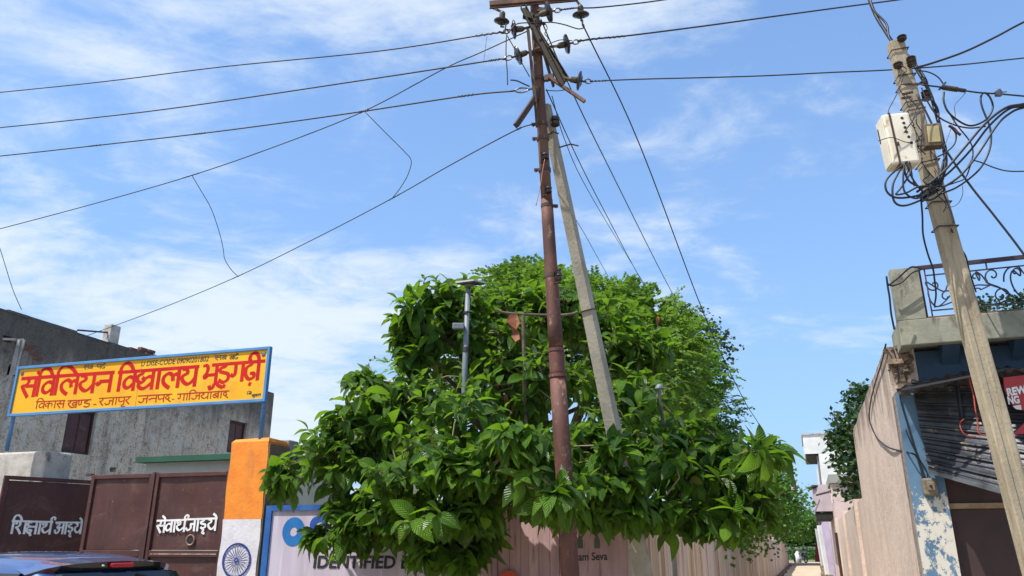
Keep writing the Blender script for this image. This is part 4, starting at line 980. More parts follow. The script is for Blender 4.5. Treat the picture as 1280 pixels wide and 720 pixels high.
# ------------------------------------------------------------------ wires: each one a thing
def wire(name, label, pts, Y0, Y1, rad, mat, cat='wire', group=None, smooth=True, Ys=None, splice=(), sub=6):
    n_ = len(pts); L_ = [0]
    for k in range(1, n_): L_.append(L_[-1]+math.hypot(pts[k][0]-pts[k-1][0], pts[k][1]-pts[k-1][1]))
    P = []
    for k, p in enumerate(pts):
        Y = Ys[k] if Ys else Y0+(Y1-Y0)*L_[k]/L_[-1]
        P.append(at(p[0], p[1], Y))
    Q = smooth_path(P, sub) if smooth and n_ > 2 else P
    mb = MB(); mb.tube(Q, rad, 6)
    loc = P[0]
    if not splice: return solo(name, mb, mat, label, cat, loc, group, smooth=True)
    t = thing(name, label, cat, loc, group); part('strand', mb, mat, t, smooth=True)
    for (x, y, ln) in splice:
        best = min(range(len(Q)-1), key=lambda i: abs(project(Q[i])[0]-x)); q0 = Q[best]; d = (Q[min(best+1,len(Q)-1)]-Q[max(best-1,0)]).normalized()
        # twisted tail of the splice
        s = MB(); s.tube([q0+d*(ln*(j/12-.5))+UP*.006*math.sin(j*2.3)+Vector((0,.006*math.cos(j*2.3),0)) for j in range(13)], rad*1.15, 5); part('splice', s, mat, t)
    return t
def project(p):
    d = Vector(p)-Vector((0,0,EYE)); f = d.y*CP+d.z*SP; return 640+960*d.x/f, 360-960*(d.z*CP-d.y*SP)/f
W = M['wire']
wg = 'overhead wires on the rusty steel pole'
wire('overhead_wire', 'topmost long wire running from the pole to the left edge', [(628,41.5),(611,42.5),(472,64),(278,83.5),(130,102),(0,115.5),(-120,128),(-520,165)], 6.7, 14, .0085, W, group=wg, splice=[(612,42,.35)])
wire('overhead_wire', 'second long wire down running from the pole to the left edge', [(628,74),(618,75),(472,97.5),(233,133),(110,148),(0,159.5),(-120,171),(-520,206)], 6.7, 14, .0085, W, group=wg, splice=[(618,75,.15)])
wire('overhead_wire', 'third long wire down, spliced, running to the left edge', [(644,113.5),(583,119.5),(455,139),(350,154),(250,167),(119,182),(0,195),(-120,206),(-520,240)], 6.7, 14, .0085, W, group=wg, splice=[(586,119,.22),(455,139,.16),(250,167,.22),(119,182,.25)])
wire('overhead_wire', 'thin wire sagging from the pole to the lower left edge crossing the third wire', [(659,39),(600,66),(555,86),(455,139),(350,181),(239,219.5),(120,254),(0,286),(-100,312),(-520,400)], 6.75, 14, .0062, W, group=wg, splice=[(239,220,.3),(455,139,.15)])
wire('overhead_wire', 'lowest left wire falling from the pole to the old building parapet', [(666,155),(640,165),(560,208),(492,247),(400,295),(297,345.5),(200,386),(105,421)], 6.75, 15.75, .0065, W, group=wg, splice=[(492,247,.3),(297,345,.35),(645,163,.12)])
wire('jumper_wire', 'kinked jumper hanging between the third wire and the lowest left wire', [(455.5,139),(480,164),(505,189),(514,201),(510,218),(501,234),(491,247)], 8.9, 8.9, .0055, W, splice=())
wire('jumper_wire', 'thin jumper hanging over the yellow sign between two sagging wires', [(240,219.5),(251,238),(264,261),(274,290),(279,311),(281,324),(289,337),(298,346)], 11.2, 12.2, .0055, W)
wire('jumper_wire', 'short broken wire end dangling at the far left above the old building', [(-12,280),(0,311),(14,356),(21,374),(27,387)], 13, 13, .006, W)
wire('overhead_wire', 'short wire leaving the frame top just right of the pole', [(703,12),(720,10),(745,9.5),(790,5),(835,-1),(960,-20),(1400,-90)], 6.6, 8.5, .0075, W, group=wg, splice=[(712,11,.12)])
wire('overhead_wire', 'long wire rising from the pole to the top edge at right', [(726,51),(745,48.5),(790,44),(880,32.5),(960,21.5),(1060,8),(1135,-2),(1250,-20),(1600,-75)], 6.7, 7.6, .0085, W, group=wg, splice=[(740,49,.30),(770,46,.22)])
wire('overhead_wire', 'level wire from the lowest insulator to the leaning concrete pole and beyond', [(741,101.5),(800,99),(880,97),(960,94.5),(1040,90.5),(1110,87.5),(1200,81),(1290,71.5),(1600,40)], 6.65, 6.0, .0065, W, group=wg, splice=[(748,101,.12)])
# conductors running away along the alley
def along(px0, py0, Y0, pts, rad, label, nm='overhead_wire'):
    P = [(px0, py0)] + [(p[0], p[1]) for p in pts]; Ys = [Y0]+[p[2] for p in pts]
    return wire(nm, label, P, 0, 0, rad, W, group='wires running away along the alley', Ys=Ys)
along(730, 34, 6.74, [(800,182,8.8),(883,400,12.0),(930,500,15),(954,540,17.5),(985,605,26)], .008, 'rightmost conductor running from the hanging insulator down over the alley')
along(676, 24, 6.74, [(712,108,7.9),(760,207,9.6),(845,375,16.5),(900,470,26),(940,536,44)], .0075, 'conductor left of the rightmost one running down behind the tree crown')
along(683, 112, 6.8, [(722,198,8.6),(755,263,10.5),(798,344,15),(830,398,21)], .0065, 'upper of the two close thin wires running behind the concrete strut')
along(690, 120, 6.85, [(706,175,8),(735,238,9.6),(790,330,14.6),(830,395,21)], .005, 'lower of the two close thin wires running behind the concrete strut')
along(678, 60, 6.9, [(672,100,7.2),(700,232,8.2),(735,300,10),(760,345,12.5)], .004, 'faint thin wire showing just right of the concrete strut')
# loose ends on the pole
wire('jumper_wire', 'jumper looping across the pole top between both hanging insulators', [(636,41),(642,33),(650,29),(672,28.5),(690,28),(706,31),(722,36),(730,35)], 6.58, 6.7, .006, W)
wire('jumper_wire', 'loose stiff wire hanging left of the pole under the second wire', [(633,44),(632.5,66),(634,90),(634.5,106)], 6.65, 6.65, .0065, W)
wire('jumper_wire', 'jumper from the top left insulator slanting down to the pole', [(633,43),(645,64),(653,80),(662,96)], 6.65, 6.7, .005, W)
wire('jumper_wire', 'short bent wire tail beside the third left wire', [(638,100),(646,101),(655,105),(662,108)], 6.65, 6.72, .007, W)
wire('jumper_wire', 'curled tail wire below the large tilted disc right of the pole', [(680,27),(684,35),(681,42),(685,48),(682,56),(700,50),(716,51)], 6.6, 6.6, .0045, W)
wire('copper_tail', 'thin copper coloured wire hanging on the lower front of the steel pole', [(681,199),(678,215),(675,235),(670,257)], 6.68, 6.62, .004, M['copper'])
wire('jumper_wire', 'fine wire dropping from the topmost left wire', [(609,43),(607,58),(604.5,78)], 6.9, 6.9, .0025, M['wire_grey'])
wire('jumper_wire', 'thin wire passing behind the pole below the lowest insulator', [(682,113),(698,113.5),(712,111)], 6.85, 6.85, .0045, W)

# ------------------------------------------------------------------ leaning concrete utility pole, right
YQ = 6.3
u_base = atz(1363, YQ, 0); u_top = at(1119, 54, YQ)
up_ = thing('concrete_pole', 'leaning concrete utility pole with meter box in front of the balcony', 'pole', u_base)
d_ = (u_top-u_base).normalized(); g1 = norm((-.12,-.99,0)); g1 = (g1-d_*g1.dot(d_)).normalized(); g2 = d_.cross(g1).normalized()   # g1 main face normal, g2 sideways
if g2.x > 0: g2 = -g2       # g2 points left
mb = MB(); n_ = 26
sec = [(-.5,-.45),(-.5,.45),(-.40,.5),(-.17,.5),(-.13,.42),(.13,.42),(.17,.5),(.42,.5),(.5,.42),(.5,-.45)]   # (along g2, along g1), with the cast recess in the main face
ringsp = []
rr = random.Random(5)
for k in range(n_+1):
    t = k/n_; w = .175-.045*t; p = u_base.lerp(u_top, t)
    ringsp.append([p + g2*(a*w+rr.uniform(-.0015,.0015)) + g1*((b if not (abs(b-.42) < .01 and abs(a) < .2 and t > .62) else .5)*w*.86+rr.uniform(-.0015,.0015)) for a, b in sec])
for r in ringsp: mb.v += [tuple(p) for p in r]
m_ = len(sec)
for k in range(n_):
    for j in range(m_): a = k*m_+j; b = k*m_+(j+1) % m_; mb.f.append((a, b, b+m_, a+m_)); mb.m.append(0)
mb.f.append(tuple(n_*m_+j for j in range(m_))); mb.m.append(0)
part('shaft', mb, M['pole_conc'], up_)
def on_u(py):
    lo, hi = 0, 1
    for _ in range(30):
        m2 = (lo+hi)/2; p = u_base.lerp(u_top, m2)
        if project(p)[1] > py: lo = m2
        else: hi = m2
    return u_base.lerp(u_top, lo), .175-.045*lo
for y in (66, 98, 110, 131, 141, 186, 205, 256, 286):
    p, w = on_u(y); o_ = .012; tl = rr.uniform(-.02,.02)
    q = [p+g2*(a*(w+o_*2))+g1*(b*(w*.86+o_*2))+d_*(a*tl) for a, b in ((-.5,-.5),(.5,-.5),(.5,.5),(-.5,.5),(-.5,-.5))]
    mb = MB(); mb.tube(q, .007, 5); part('wire_band', mb, M['rust_dark'], up_)
for (y, s, k) in ((56,-.2,1),(88,-.4,2),(131,-.75,2),(88,.55,1)):
    p, w = on_u(y)
    for j in range(k):
        c_ = p - g2*(-s)*w*1.0 + g1*(w*.5+.03) + UP*(j*.045); mb = MB(); mb.lathe(c_-UP*.02, UP, [(0,.036),(.012,.044),(.026,.030),(.036,.044),(.046,.036)], 14); part('reel_insulator', mb, M['porcelain'], up_)
mb = MB()
for (x0,y0,x1,y1) in ((1128,118,1141,115),(1127,123,1139,121),(1141,106,1154,104),(1150,104,1156,100)): mb.bar(at(x0,y0,6.14), at(x1,y1,6.14), .012, .02)
part('bracket', mb, M['rust_dark'], up_)
# large meter box
ym = 6.08
box = thing('meter_box', 'weathered cream meter box strapped to the leaning concrete pole', 'box', at(1121, 180, ym))
bc = at(1122, 178, ym); bz = norm(at(1117,143,ym)-at(1133,213,ym)); bf = norm((.12,-.95,-.15)); bf = (bf-bz*bf.dot(bz)).normalized(); bx = bf.cross(bz).normalized()
if bx.x < 0: bx = -bx
yaw = Matrix.Rotation(R(-14), 3, bz); bf = yaw @ bf; bx = yaw @ bx      # turned so that its left flank shows
if bf.y > 0: bf = -bf
mb = MB(); mb.box(bc, (.235,.175,.50), (bx, -bf, bz)); part('housing', mb, M['meter_white'], box, bevel=.022)
mb = MB(); mb.box(bc-bx*.119, (.006,.155,.46), (bx, -bf, bz)); part('side_lid', mb, M['meter_white'], box, bevel=.004)
mb = MB(); mb.box(bc-bx*.055+bf*.0895, (.016,.006,.506), (bx, -bf, bz)); mb.box(bc-bx*.055+bz*.252, (.016,.18,.006), (bx,-bf,bz)); mb.box(bc-bx*.055-bz*.252, (.016,.18,.006), (bx,-bf,bz)); part('strap', mb, M['rust_dark'], box)
mb = MB(); mb.box(bc-bx*.123+bz*.10-bf*.05, (.006,.02,.14), (bx,-bf,bz)); part('hinge', mb, M['rust_dark'], box)
for k, (u_, v_) in enumerate(((.045,.19),(.05,.14),(.052,.095),(.055,.05),(.065,0.0),(.075,-.06))):
    mb = MB(); mb.lathe(bc+bx*u_+bf*.086+bz*v_, bf, [(0,.014),(.004,.013)], 12); part('cable_hole', mb, M['dark_gap'], box)
mb = MB(); mb.box(bc+bf*.09-bx*.04-bz*.06, (.02,.02,.03), (bx,-bf,bz)); part('latch', mb, M['rust_dark'], box)
# small box
b2 = thing('junction_box', 'small yellowed junction box on the right side of the concrete pole', 'box', at(1165, 171, 6.1))
c2 = at(1165.5, 171, 6.1); f2 = norm((-.25,-.95,-.1)); z2 = norm(at(1164,156,6.1)-at(1168,187,6.1)); f2 = (f2-z2*f2.dot(z2)).normalized(); x2 = z2.cross(f2).normalized()
mb = MB(); mb.box(c2, (.145,.09,.225), (x2, -f2, z2)); part('case', mb, M['meter_frame'], b2, bevel=.01)
mb = MB(); mb.box(c2+f2*.048, (.10,.012,.165), (x2, -f2, z2)); part('cover', mb, M['meter_yellow'], b2, bevel=.006)
# cables
K = M['cable']; cg = 'black cables tangled round the concrete pole'
def cable(label, pts, r=.008, Y=6.1, Y1=None, mat=None, nm='cable'):
    return wire(nm, label, pts, Y, Y if Y1 is None else Y1, r, mat or K, 'cable', cg)
cable('thick twisted service cable coming down from the top edge over the pole head', [(1083,-10),(1094,18),(1106,38),(1117,54),(1138,75),(1154,100),(1163,118),(1169,137),(1175,160),(1180,185),(1182,204),(1177,222),(1163,240)], .017, 6.7, 6.0)
cable('second strand twisted with the thick service cable', [(1086,-10),(1092,12),(1108,30),(1113,50),(1136,70),(1157,99),(1160,116),(1172,137),(1173,160),(1182,185),(1179,204),(1173,225)], .011, 6.68, 5.97)
cable('cable running from the pole head up to the right edge', [(1143,85),(1165,79),(1205,65),(1245,46),(1285,25),(1400,-30)], .010, 6.15, 5.8)
cable('loop hanging from the black splice down past the box', [(1180,115),(1180,128),(1188,143),(1211,157),(1232,150),(1241,135),(1237,121),(1230,116),(1226,122),(1228,135),(1238,162),(1237,187),(1224,212),(1198,233),(1177,242)], .0085, 6.05, 6.0)
cable('upper sweep of the thick cables curving in from the right edge', [(1330,118),(1280,130),(1257,135),(1232,154),(1207,183),(1182,212),(1160,231)], .012, 5.8, 6.0)
cable('middle sweep of the thick cables curving in from the right edge', [(1330,121),(1280,132),(1260,137),(1236,158),(1213,188),(1188,214),(1163,234)], .010, 5.8, 6.02)
cable('lower sweep of the thick cables curving in from the right edge', [(1330,126),(1280,134.5),(1262,142),(1246,157),(1223,192),(1200,220),(1173,238)], .010, 5.82, 6.0)
cable('long diagonal cable falling from the pole to the right edge', [(1146,118),(1160,145),(1177,179),(1210,228),(1240,266),(1265,298),(1285,325)], .009, 6.1, 5.9)
cable('thin wire waving out to the right edge at mid height', [(1170,236),(1195,228),(1207,222),(1215,203),(1223,202),(1244,210),(1262,214),(1290,214)], .0055, 6.0, 5.9)
cable('lowest loop hanging below the meter box', [(1130,205),(1122,218),(1116,232),(1117,250),(1126,257),(1142,254),(1165,242),(1178,226),(1182,200)], .009, 6.0, 6.02)
cable('outer left loop below the meter box', [(1134,202),(1115,217),(1107,228),(1109,240),(1120,247),(1140,246),(1161,240)], .009, 6.0, 6.0)
cable('inner loop below the meter box', [(1131,203),(1129,222),(1131,240),(1145,248),(1160,240),(1168,224)], .008, 5.98, 6.0)
cable('second inner loop crossing under the meter box', [(1136,200),(1138,215),(1126,235),(1120,243),(1133,241),(1150,233),(1170,234)], .008, 6.0, 5.98)
cable('short tangled cable from the box bottom to the pole', [(1133,203),(1140,222),(1150,236),(1160,246),(1153,252)], .008, 6.0, 6.0)
cable('cable bundle dropping straight from the box bottom', [(1129,204),(1131,215),(1136,226),(1146,232),(1154,236)], .009, 5.99, 5.99)
cable('coil of cable wound round the pole below the box', [(1146,240),(1156,233),(1170,226),(1177,228),(1172,238),(1158,246),(1150,244),(1160,236),(1174,232)], .011, 6.08, 6.0)
cable('second coil of cable wound round the pole', [(1146,247),(1160,243),(1176,234),(1180,238),(1166,249),(1152,250)], .009, 6.08, 6.0)
cable('cable dropping down beside the pole to the balcony railing', [(1151,246),(1153,270),(1154,294),(1160,318),(1166,335),(1168,348),(1170,368),(1168,382)], .008, 6.3, 6.85)
cable('short cut cable end hanging right of the pole', [(1179,240),(1186,258),(1190,270),(1192,279)], .0065, 6.02, 6.02)
cable('curved cable from the right side of the pole to the balcony railing', [(1189,286),(1197,305),(1207,320),(1212,340),(1220,365)], .007, 6.2, 6.85)
cable('service loop crossing behind the junction box', [(1152,110),(1160,128),(1172,145),(1190,155),(1211,160),(1232,158)], .007, 6.15, 6.05)
cable('hanging loop under the clamp right of the pole', [(1184,137),(1196,156),(1213,178),(1216,195),(1210,208)], .006, 6.05, 6.05)
cable('thin crinkled wire below the black splice', [(1207,116),(1198,126),(1193,133),(1194,146),(1189,160),(1178,190)], .0035, 6.05, 6.05, M['wire_grey'])
cable('fine arc of thin wire right of the pole', [(1203,231),(1203,244),(1196,256),(1183,260)], .003, 6.05, 6.05, M['wire_grey'])
cable('thin cable from the pole head to the black splice', [(1146,88),(1160,90),(1172,96),(1180,106)], .006, 6.12, 6.08)
cable('slack cable end tied with tape beside the junction box', [(1170,197),(1183,190),(1193,180),(1195,168),(1189,159)], .007, 6.02, 6.0)
cable('cable passing in front of the meter box to its holes', [(1160,120),(1146,134),(1141,150),(1134,160),(1130,166)], .0055, 6.0, 5.95)
cable('thin tie wire across the front of the meter box', [(1098,176),(1115,172),(1135,178),(1156,174)], .0035, 5.95, 6.0)
# tangle of thin spiral lashings along the pole head
r6 = random.Random(12)
for k in range(9):
    x0, y0 = 1127+k*4+r6.uniform(-3,3), 80+k*16+r6.uniform(-6,6); P_2 = [(x0,y0)]
    for j in range(5): x0 += r6.uniform(-8,14); y0 += r6.uniform(4,16); P_2.append((x0,y0))
    cable(('first','second','third','fourth','fifth','sixth','seventh','eighth','ninth')[k]+' lashing wire from the head of the concrete pole, counted downwards', P_2, .0045, 6.14, 6.08)
# black splice bar and its wire
sp = thing('line_splice', 'black ribbed splice bar on the wire right of the pole', 'splice', at(1178, 109, 6.08))
mb = MB(); p0, p1 = at(1177,109,6.08), at(1207,113.5,6.05); mb.tube([p0,p1], .018, 8); part('sleeve', mb, K, sp)
for k in range(9):
    q = p0.lerp(p1, .06+.07*k); mb = MB(); mb.lathe(q, p1-p0, [(0,.024),(.010,.024)], 10); part('rib', mb, M['cap'], sp)
mb = MB(); mb.tube([at(1174,112,6.08), at(1182,103,6.08)], .010, 6); part('tie_end', mb, K, sp)
wire('cable', 'span wire from the black splice to the right edge', [(1152,106),(1177,109),(1207,113.5),(1226,116),(1250,117.5),(1290,121),(1400,130)], 6.1, 5.8, .0075, K, 'cable', cg)
cl = thing('wire_clamp', 'small grey bolted clamp on the wire near the right edge', 'clamp', at(1248, 117, 5.95))
mb = MB(); c_ = at(1248,117,5.95); mb.box(c_, (.055,.04,.05)); mb.box(c_+Vector((0,-.022,.0)), (.03,.012,.07)); part('body', mb, M['galv'], cl, bevel=.006)
mb = MB(); mb.tube([c_+Vector((-.05,-.01,.0)), c_+Vector((.07,-.01,.012))], .005, 5); part('bolt', mb, M['rust_dark'], cl)
tp = MB(); tp.tube([at(1186,157,6.0), at(1193,161,6.0), at(1197,166,6.0), at(1201,169,6.0)], .012, 6); solo('tape_knot', tp, M['iron'], 'maroon taped cable knot dangling right of the junction box', 'cable', at(1186,157,6.0))
# ------------------------------------------------------------------ shop building with the balcony, right
def rbox(mb, a0, a1, b0, b1, o0, o1, mi=0): pbox(mb, RF, a0, a1, b0, b1, o0, o1, mi)
shop = thing('shop_building', 'old shop house with peach side wall, blue front and moss grey balcony', 'building', RF.pt(1.2, 0, -1))
ZT = 3.485                       # top of the side wall
PWD = .30                        # width of the corner pillar
# side wall along the alley (AR frame: a negative = away)
a_far = -6.85
mb = MB()
# uneven top edge
xs_ = np.linspace(a_far, -.30, 15); r4 = random.Random(2); tops = [ZT + r4.uniform(-.02, .02) for _ in xs_]; tops[0] = ZT-.03
for k in range(len(xs_)-1):
    a0, a1, z0, z1 = float(xs_[k]), float(xs_[k+1]), tops[k], tops[k+1]
    mb.hexa([AR.pt(a0,0), AR.pt(a1,0), AR.pt(a1,0,-.23), AR.pt(a0,0,-.23), AR.pt(a0,z0), AR.pt(a1,z1), AR.pt(a1,z1,-.23), AR.pt(a0,z0,-.23)])
part('side_wall', mb, M['peach'], shop)
mb = MB(); mb.hexa([AR.pt(-.30,0), AR.pt(-.012,0), AR.pt(-.012,0,-.23), AR.pt(-.30,0,-.23), AR.pt(-.30,ZT), AR.pt(-.012,ZT-.06), AR.pt(-.012,ZT-.06,-.23), AR.pt(-.30,ZT,-.23)]); part('wall_end', mb, M['peach'], shop)
# corner pillar with broken masonry at the top
mb = MB(); rbox(mb, 0, PWD, 0, 2.96, -.30, .012); part('corner_pillar', mb, M['blue_peel'], shop)
mb = MB(); rr = random.Random(8)
for k in range(46):
    a = rr.uniform(.0, .17); z = rr.uniform(2.93, 3.42); w = rr.uniform(.04,.10)
    c_ = RF.pt(a+(3.4-z)*.03, z, rr.uniform(-.16, .03)); ax3 = Matrix.Rotation(rr.uniform(0,3), 3, 'Z') @ Matrix.Rotation(rr.uniform(-.6,.6), 3, 'X')
    mb.box(c_, (w, w*.8, w*.6), [ax3 @ Vector(v) for v in ((1,0,0),(0,1,0),(0,0,1))])
rbox(mb, .01, .20, 2.965, 3.40, -.28, -.03); part('broken_masonry', mb, M['rubble'], shop, kind='stuff')
# body behind
zb0 = RF.px(1140, 443)[1]
mb = MB(); rbox(mb, .20, 4.0, 2.62, 3.36, -.28, -.02); part('lintel_wall', mb, M['blue_wall'], shop)
mb = MB(); rbox(mb, 2.3, 4.0, 0, 2.618, -.28, 0); part('front_wall', mb, M['blue_wall'], shop)
mb = MB(); rbox(mb, .235, 4.0, 3.37, 3.49, -6.8, -.285); part('floor_slab', mb, M['concrete_wall'], shop)
mb = MB(); rbox(mb, .24, 4.0, 0, 3.36, -6.8, -6.6); part('rear_wall', mb, M['concrete_wall'], shop)
# balcony: slab, front parapet, end post (front face .36 proud of the shop front)
BF = .36
BP = Plane(RF.pt(0,0,BF), RF.e1)
bl = BP.px(1130, 432)[0]; zlow = BP.px(1131, 432)[1]; zpar = BP.px(1158, 397.5)[1]; blt = BP.px(1108, 339)[0]; zpost = BP.px(1120, 336.5)[1]; ap = BP.px(1158, 397)[0]; apt = BP.px(1147, 336)[0]
bal0 = bl-.02
mb = MB(); pbox(mb, BP, bal0+.05, 4.0, zlow+.06, zlow+.14, -.62, -.10); part('soffit_slab', mb, M['soffit'], shop)
for (x0, x1) in ((.45,.60),(1.05,1.2),(1.75,1.9)):
    mb = MB(); mb.hexa([RF.pt(x0,zlow-.14,-.02), RF.pt(x1,zlow-.14,-.02), RF.pt(x1,zlow-.14,-.05), RF.pt(x0,zlow-.14,-.05), RF.pt(x0,zlow+.055,.30), RF.pt(x1,zlow+.055,.30), RF.pt(x1,zlow+.055,-.05), RF.pt(x0,zlow+.055,-.05)]); part('bracket', mb, M['blue_wall'], shop)
mb = MB(); pbox(mb, BP, bal0, 4.0, zlow, zpar, -.10, 0); part('balcony_parapet', mb, M['balcony'], shop, bevel=.01)
mb = MB()
z0 = zpar+.001; xl0, xl1 = bal0, ap
zz = [z0 + (zpost-z0)*k/6 for k in range(7)]
for k in range(6):
    f = lambda q: (bal0, ap)
    mb.hexa([BP.pt(bal0,zz[k],0), BP.pt(ap,zz[k],0), BP.pt(ap,zz[k],-.12), BP.pt(bal0,zz[k],-.12), BP.pt(bal0,zz[k+1],0), BP.pt(ap,zz[k+1],0), BP.pt(ap,zz[k+1],-.12), BP.pt(bal0,zz[k+1],-.12)])
part('balcony_post', mb, M['balcony'], shop)
mb = MB(); pbox(mb, BP, bal0, bal0+.10, zlow+.002, zpar-.002, -.62, -.101); part('balcony_side', mb, M['balcony'], shop)
mb = MB(); pbox(mb, BP, ap+.0, 4.0, zpar+.001, zpar+.018, -.08, -.02); part('railing_sill', mb, M['rust'], shop)
# wrought iron railing
RL = Plane(BP.pt(0,0,-.05), BP.e1)
rail = thing('balcony_railing', 'maroon wrought iron balcony railing with curling scrolls', 'railing', RL.pt(1.2, zpar))
def Zx(x, y): return 1100+x/7.11, 310+y/7.11
def rp(x, y): return RL.px(*Zx(x, y))
zr = rp(900, 120)[1]
mb = MB(); a0 = ap-.01; pbox(mb, RL, a0, 3.9, zr-.018, zr+.018, -.018, .018); part('handrail', mb, M['iron_dark'], rail)
for (za) in (rp(900,195)[1], rp(560,548)[1]):
    mb = MB(); pbox(mb, RL, a0+.075, 3.9, za-.006, za+.006, -.006, .006); part('rail_bar', mb, M['iron_black'], rail)
xs2 = [ap+.005, rp(430,400)[0], rp(945,160)[0]]
mb = MB(); pbox(mb, RL, xs2[0], xs2[0]+.02, zpar+.02, zr-.019, -.008, .008); part('upright', mb, M['iron'], rail)
for x in (xs2[1], 1.95, 2.6, 3.3):
    mb = MB(); pbox(mb, RL, x-.006, x+.006, zpar+.019, zr-.019, -.0055, .0055); part('upright', mb, M['iron'], rail)
zt_ = rp(900,195)[1]
for x in (xs2[2], xs2[2]+.5, xs2[2]+1.0, xs2[2]+1.5):
    mb = MB(); pbox(mb, RL, x-.006, x+.006, zt_+.007, zr-.019, -.0055, .0055); part('short_upright', mb, M['iron'], rail)
def scroll(pts, dx=0.0, flip=None):
    P = []
    for x, y in pts:
        a, b = rp(x, y)
        if flip is not None: a = 2*flip-a
        P.append(RL.pt(a+dx, b, 0))
    mb = MB(); mb.tube(smooth_path(P, 5), .0075, 6); part('scroll', mb, M['iron_black'], rail, smooth=True)
def spir(cx, cy, r0, r1, a0, a1, n=12):
    return [(cx+(r0+(r1-r0)*k/n)*math.cos(R(a0+(a1-a0)*k/n)), cy+(r0+(r1-r0)*k/n)*math.sin(R(a0+(a1-a0)*k/n))) for k in range(n+1)]
S1 = spir(475,330,10,62,40,400) + [(560,370),(610,300),(700,240),(780,215)]
S2 = spir(845,255,8,48,90,420)[::1]
scroll(spir(478,325,8,68,200,560) + [(560,385),(600,330),(640,280)])
scroll(spir(590,430,10,58,0,330) + [(560,490),(500,520),(450,470),(425,400)])
scroll(spir(845,258,8,45,60,400)[::1] + [(850,215),(900,240),(960,310),(1060,350),(1130,400)] + spir(1075,425,75,12,-10,-420))
scroll(spir(1000,245,8,72,150,-230) + [(940,300),(990,330),(1100,370),(1190,440)])
scroll(spir(1205,215,8,48,60,400) + [(1180,200),(1160,270),(1190,360),(1240,420),(1320,470)])
scroll([(1100,300),(1105,230),(1150,175),(1230,170),(1270,215),(1330,280)])
scroll([(640,480),(560,510),(480,525)]); scroll([(790,360),(860,330),(940,330),(1000,330)]); scroll(spir(870,420,70,60,190,300)+[(980,330)])
scroll([(830,440),(870,480),(960,500),(1060,490),(1130,460),(1150,420)])
for k in (1, 2):
    s = k*.62
    scroll(spir(845,258,8,45,60,400) + [(850,215),(900,240),(960,310),(1060,350),(1130,400)] + spir(1075,425,75,12,-10,-420), dx=s)
    scroll(spir(1205,215,8,48,60,400) + [(1180,200),(1160,270),(1190,360),(1240,420),(1320,470)], dx=s)
# cable wound over the end post
for k, pp in enumerate(([(1152,336),(1145,334),(1137,335),(1122,348),(1109,358)], [(1151,337),(1140,341),(1128,352),(1116,357),(1108,354)], [(1108,345),(1110,360),(1112,372),(1114,392),(1118,412)])):
    wire('cable', ('upper turn of cable wrapped over the balcony end post', 'lower turn of cable wrapped over the balcony end post', 'cable hanging down the left edge of the balcony post')[k], pp, 6.93, 7.05, .009, K, 'cable')
# ------------------------------------------------------------------ tin awning, hanging tin sheet, door
AWp = [at(1120,486,6.95), at(1205,464,7.02), at(1290,455,6.75), RF.pt(1.6,3.0,-.01), RF.pt(.15,3.0,-.01)]
aw = thing('tin_awning', 'thin bent tin awning over the shop front under the balcony', 'awning', AWp[0])
def tin(mb, c00, c10, c11, c01, n, amp, nv=3, thick=.0):
    # corrugations run from edge 0 to edge 1; n waves across
    c00, c10, c11, c01 = map(Vector, (c00, c10, c11, c01)); nm_ = (c10-c00).cross(c01-c00).normalized(); N_ = n*6
    P = {}
    for i in range(N_+1):
        for j in range(nv+1):
            s, t = i/N_, j/nv; p = (c00*(1-t)+c10*t)*(1-s)+(c01*(1-t)+c11*t)*s
            P[i,j] = p+nm_*(amp*math.sin(2*math.pi*n*s))
    for i in range(N_):
        for j in range(nv): mb.quad(P[i,j], P[i,j+1], P[i+1,j+1], P[i+1,j])
        if thick:
            for j in range(nv): mb.quad(P[i,j]-nm_*thick, P[i+1,j]-nm_*thick, P[i+1,j+1]-nm_*thick, P[i,j+1]-nm_*thick)
fl = AWp[0]; fr_ = at(1207,465,6.95); wl_ = RF.pt(.04,2.93,.02); wr_ = RF.pt(.62,2.99,.02)
mb = MB(); tin(mb, fl, wl_, wr_, fr_, 5, .012, thick=.004); part('sheet', mb, M['tin'], aw)
fl2 = at(1200,468,6.85); fr2 = at(1262,458.5,6.62); mb = MB(); tin(mb, fl2, RF.pt(.5,2.95,.02), RF.pt(1.05,2.99,.02), fr2, 5, .012, thick=.004); part('sheet', mb, M['tin'], aw)
fl3 = at(1255,462,6.60); fr3 = at(1400,448,6.3); mb = MB(); tin(mb, fl3, RF.pt(1.0,2.93,.02), RF.pt(2.2,2.97,.02), fr3, 9, .012, thick=.004); part('sheet', mb, M['tin'], aw)
mb = MB(); mb.bar(fl+Vector((.02,.03,-.012)), at(1262,461,6.62), .02, .02); part('front_batten', mb, M['iron_black'], aw)
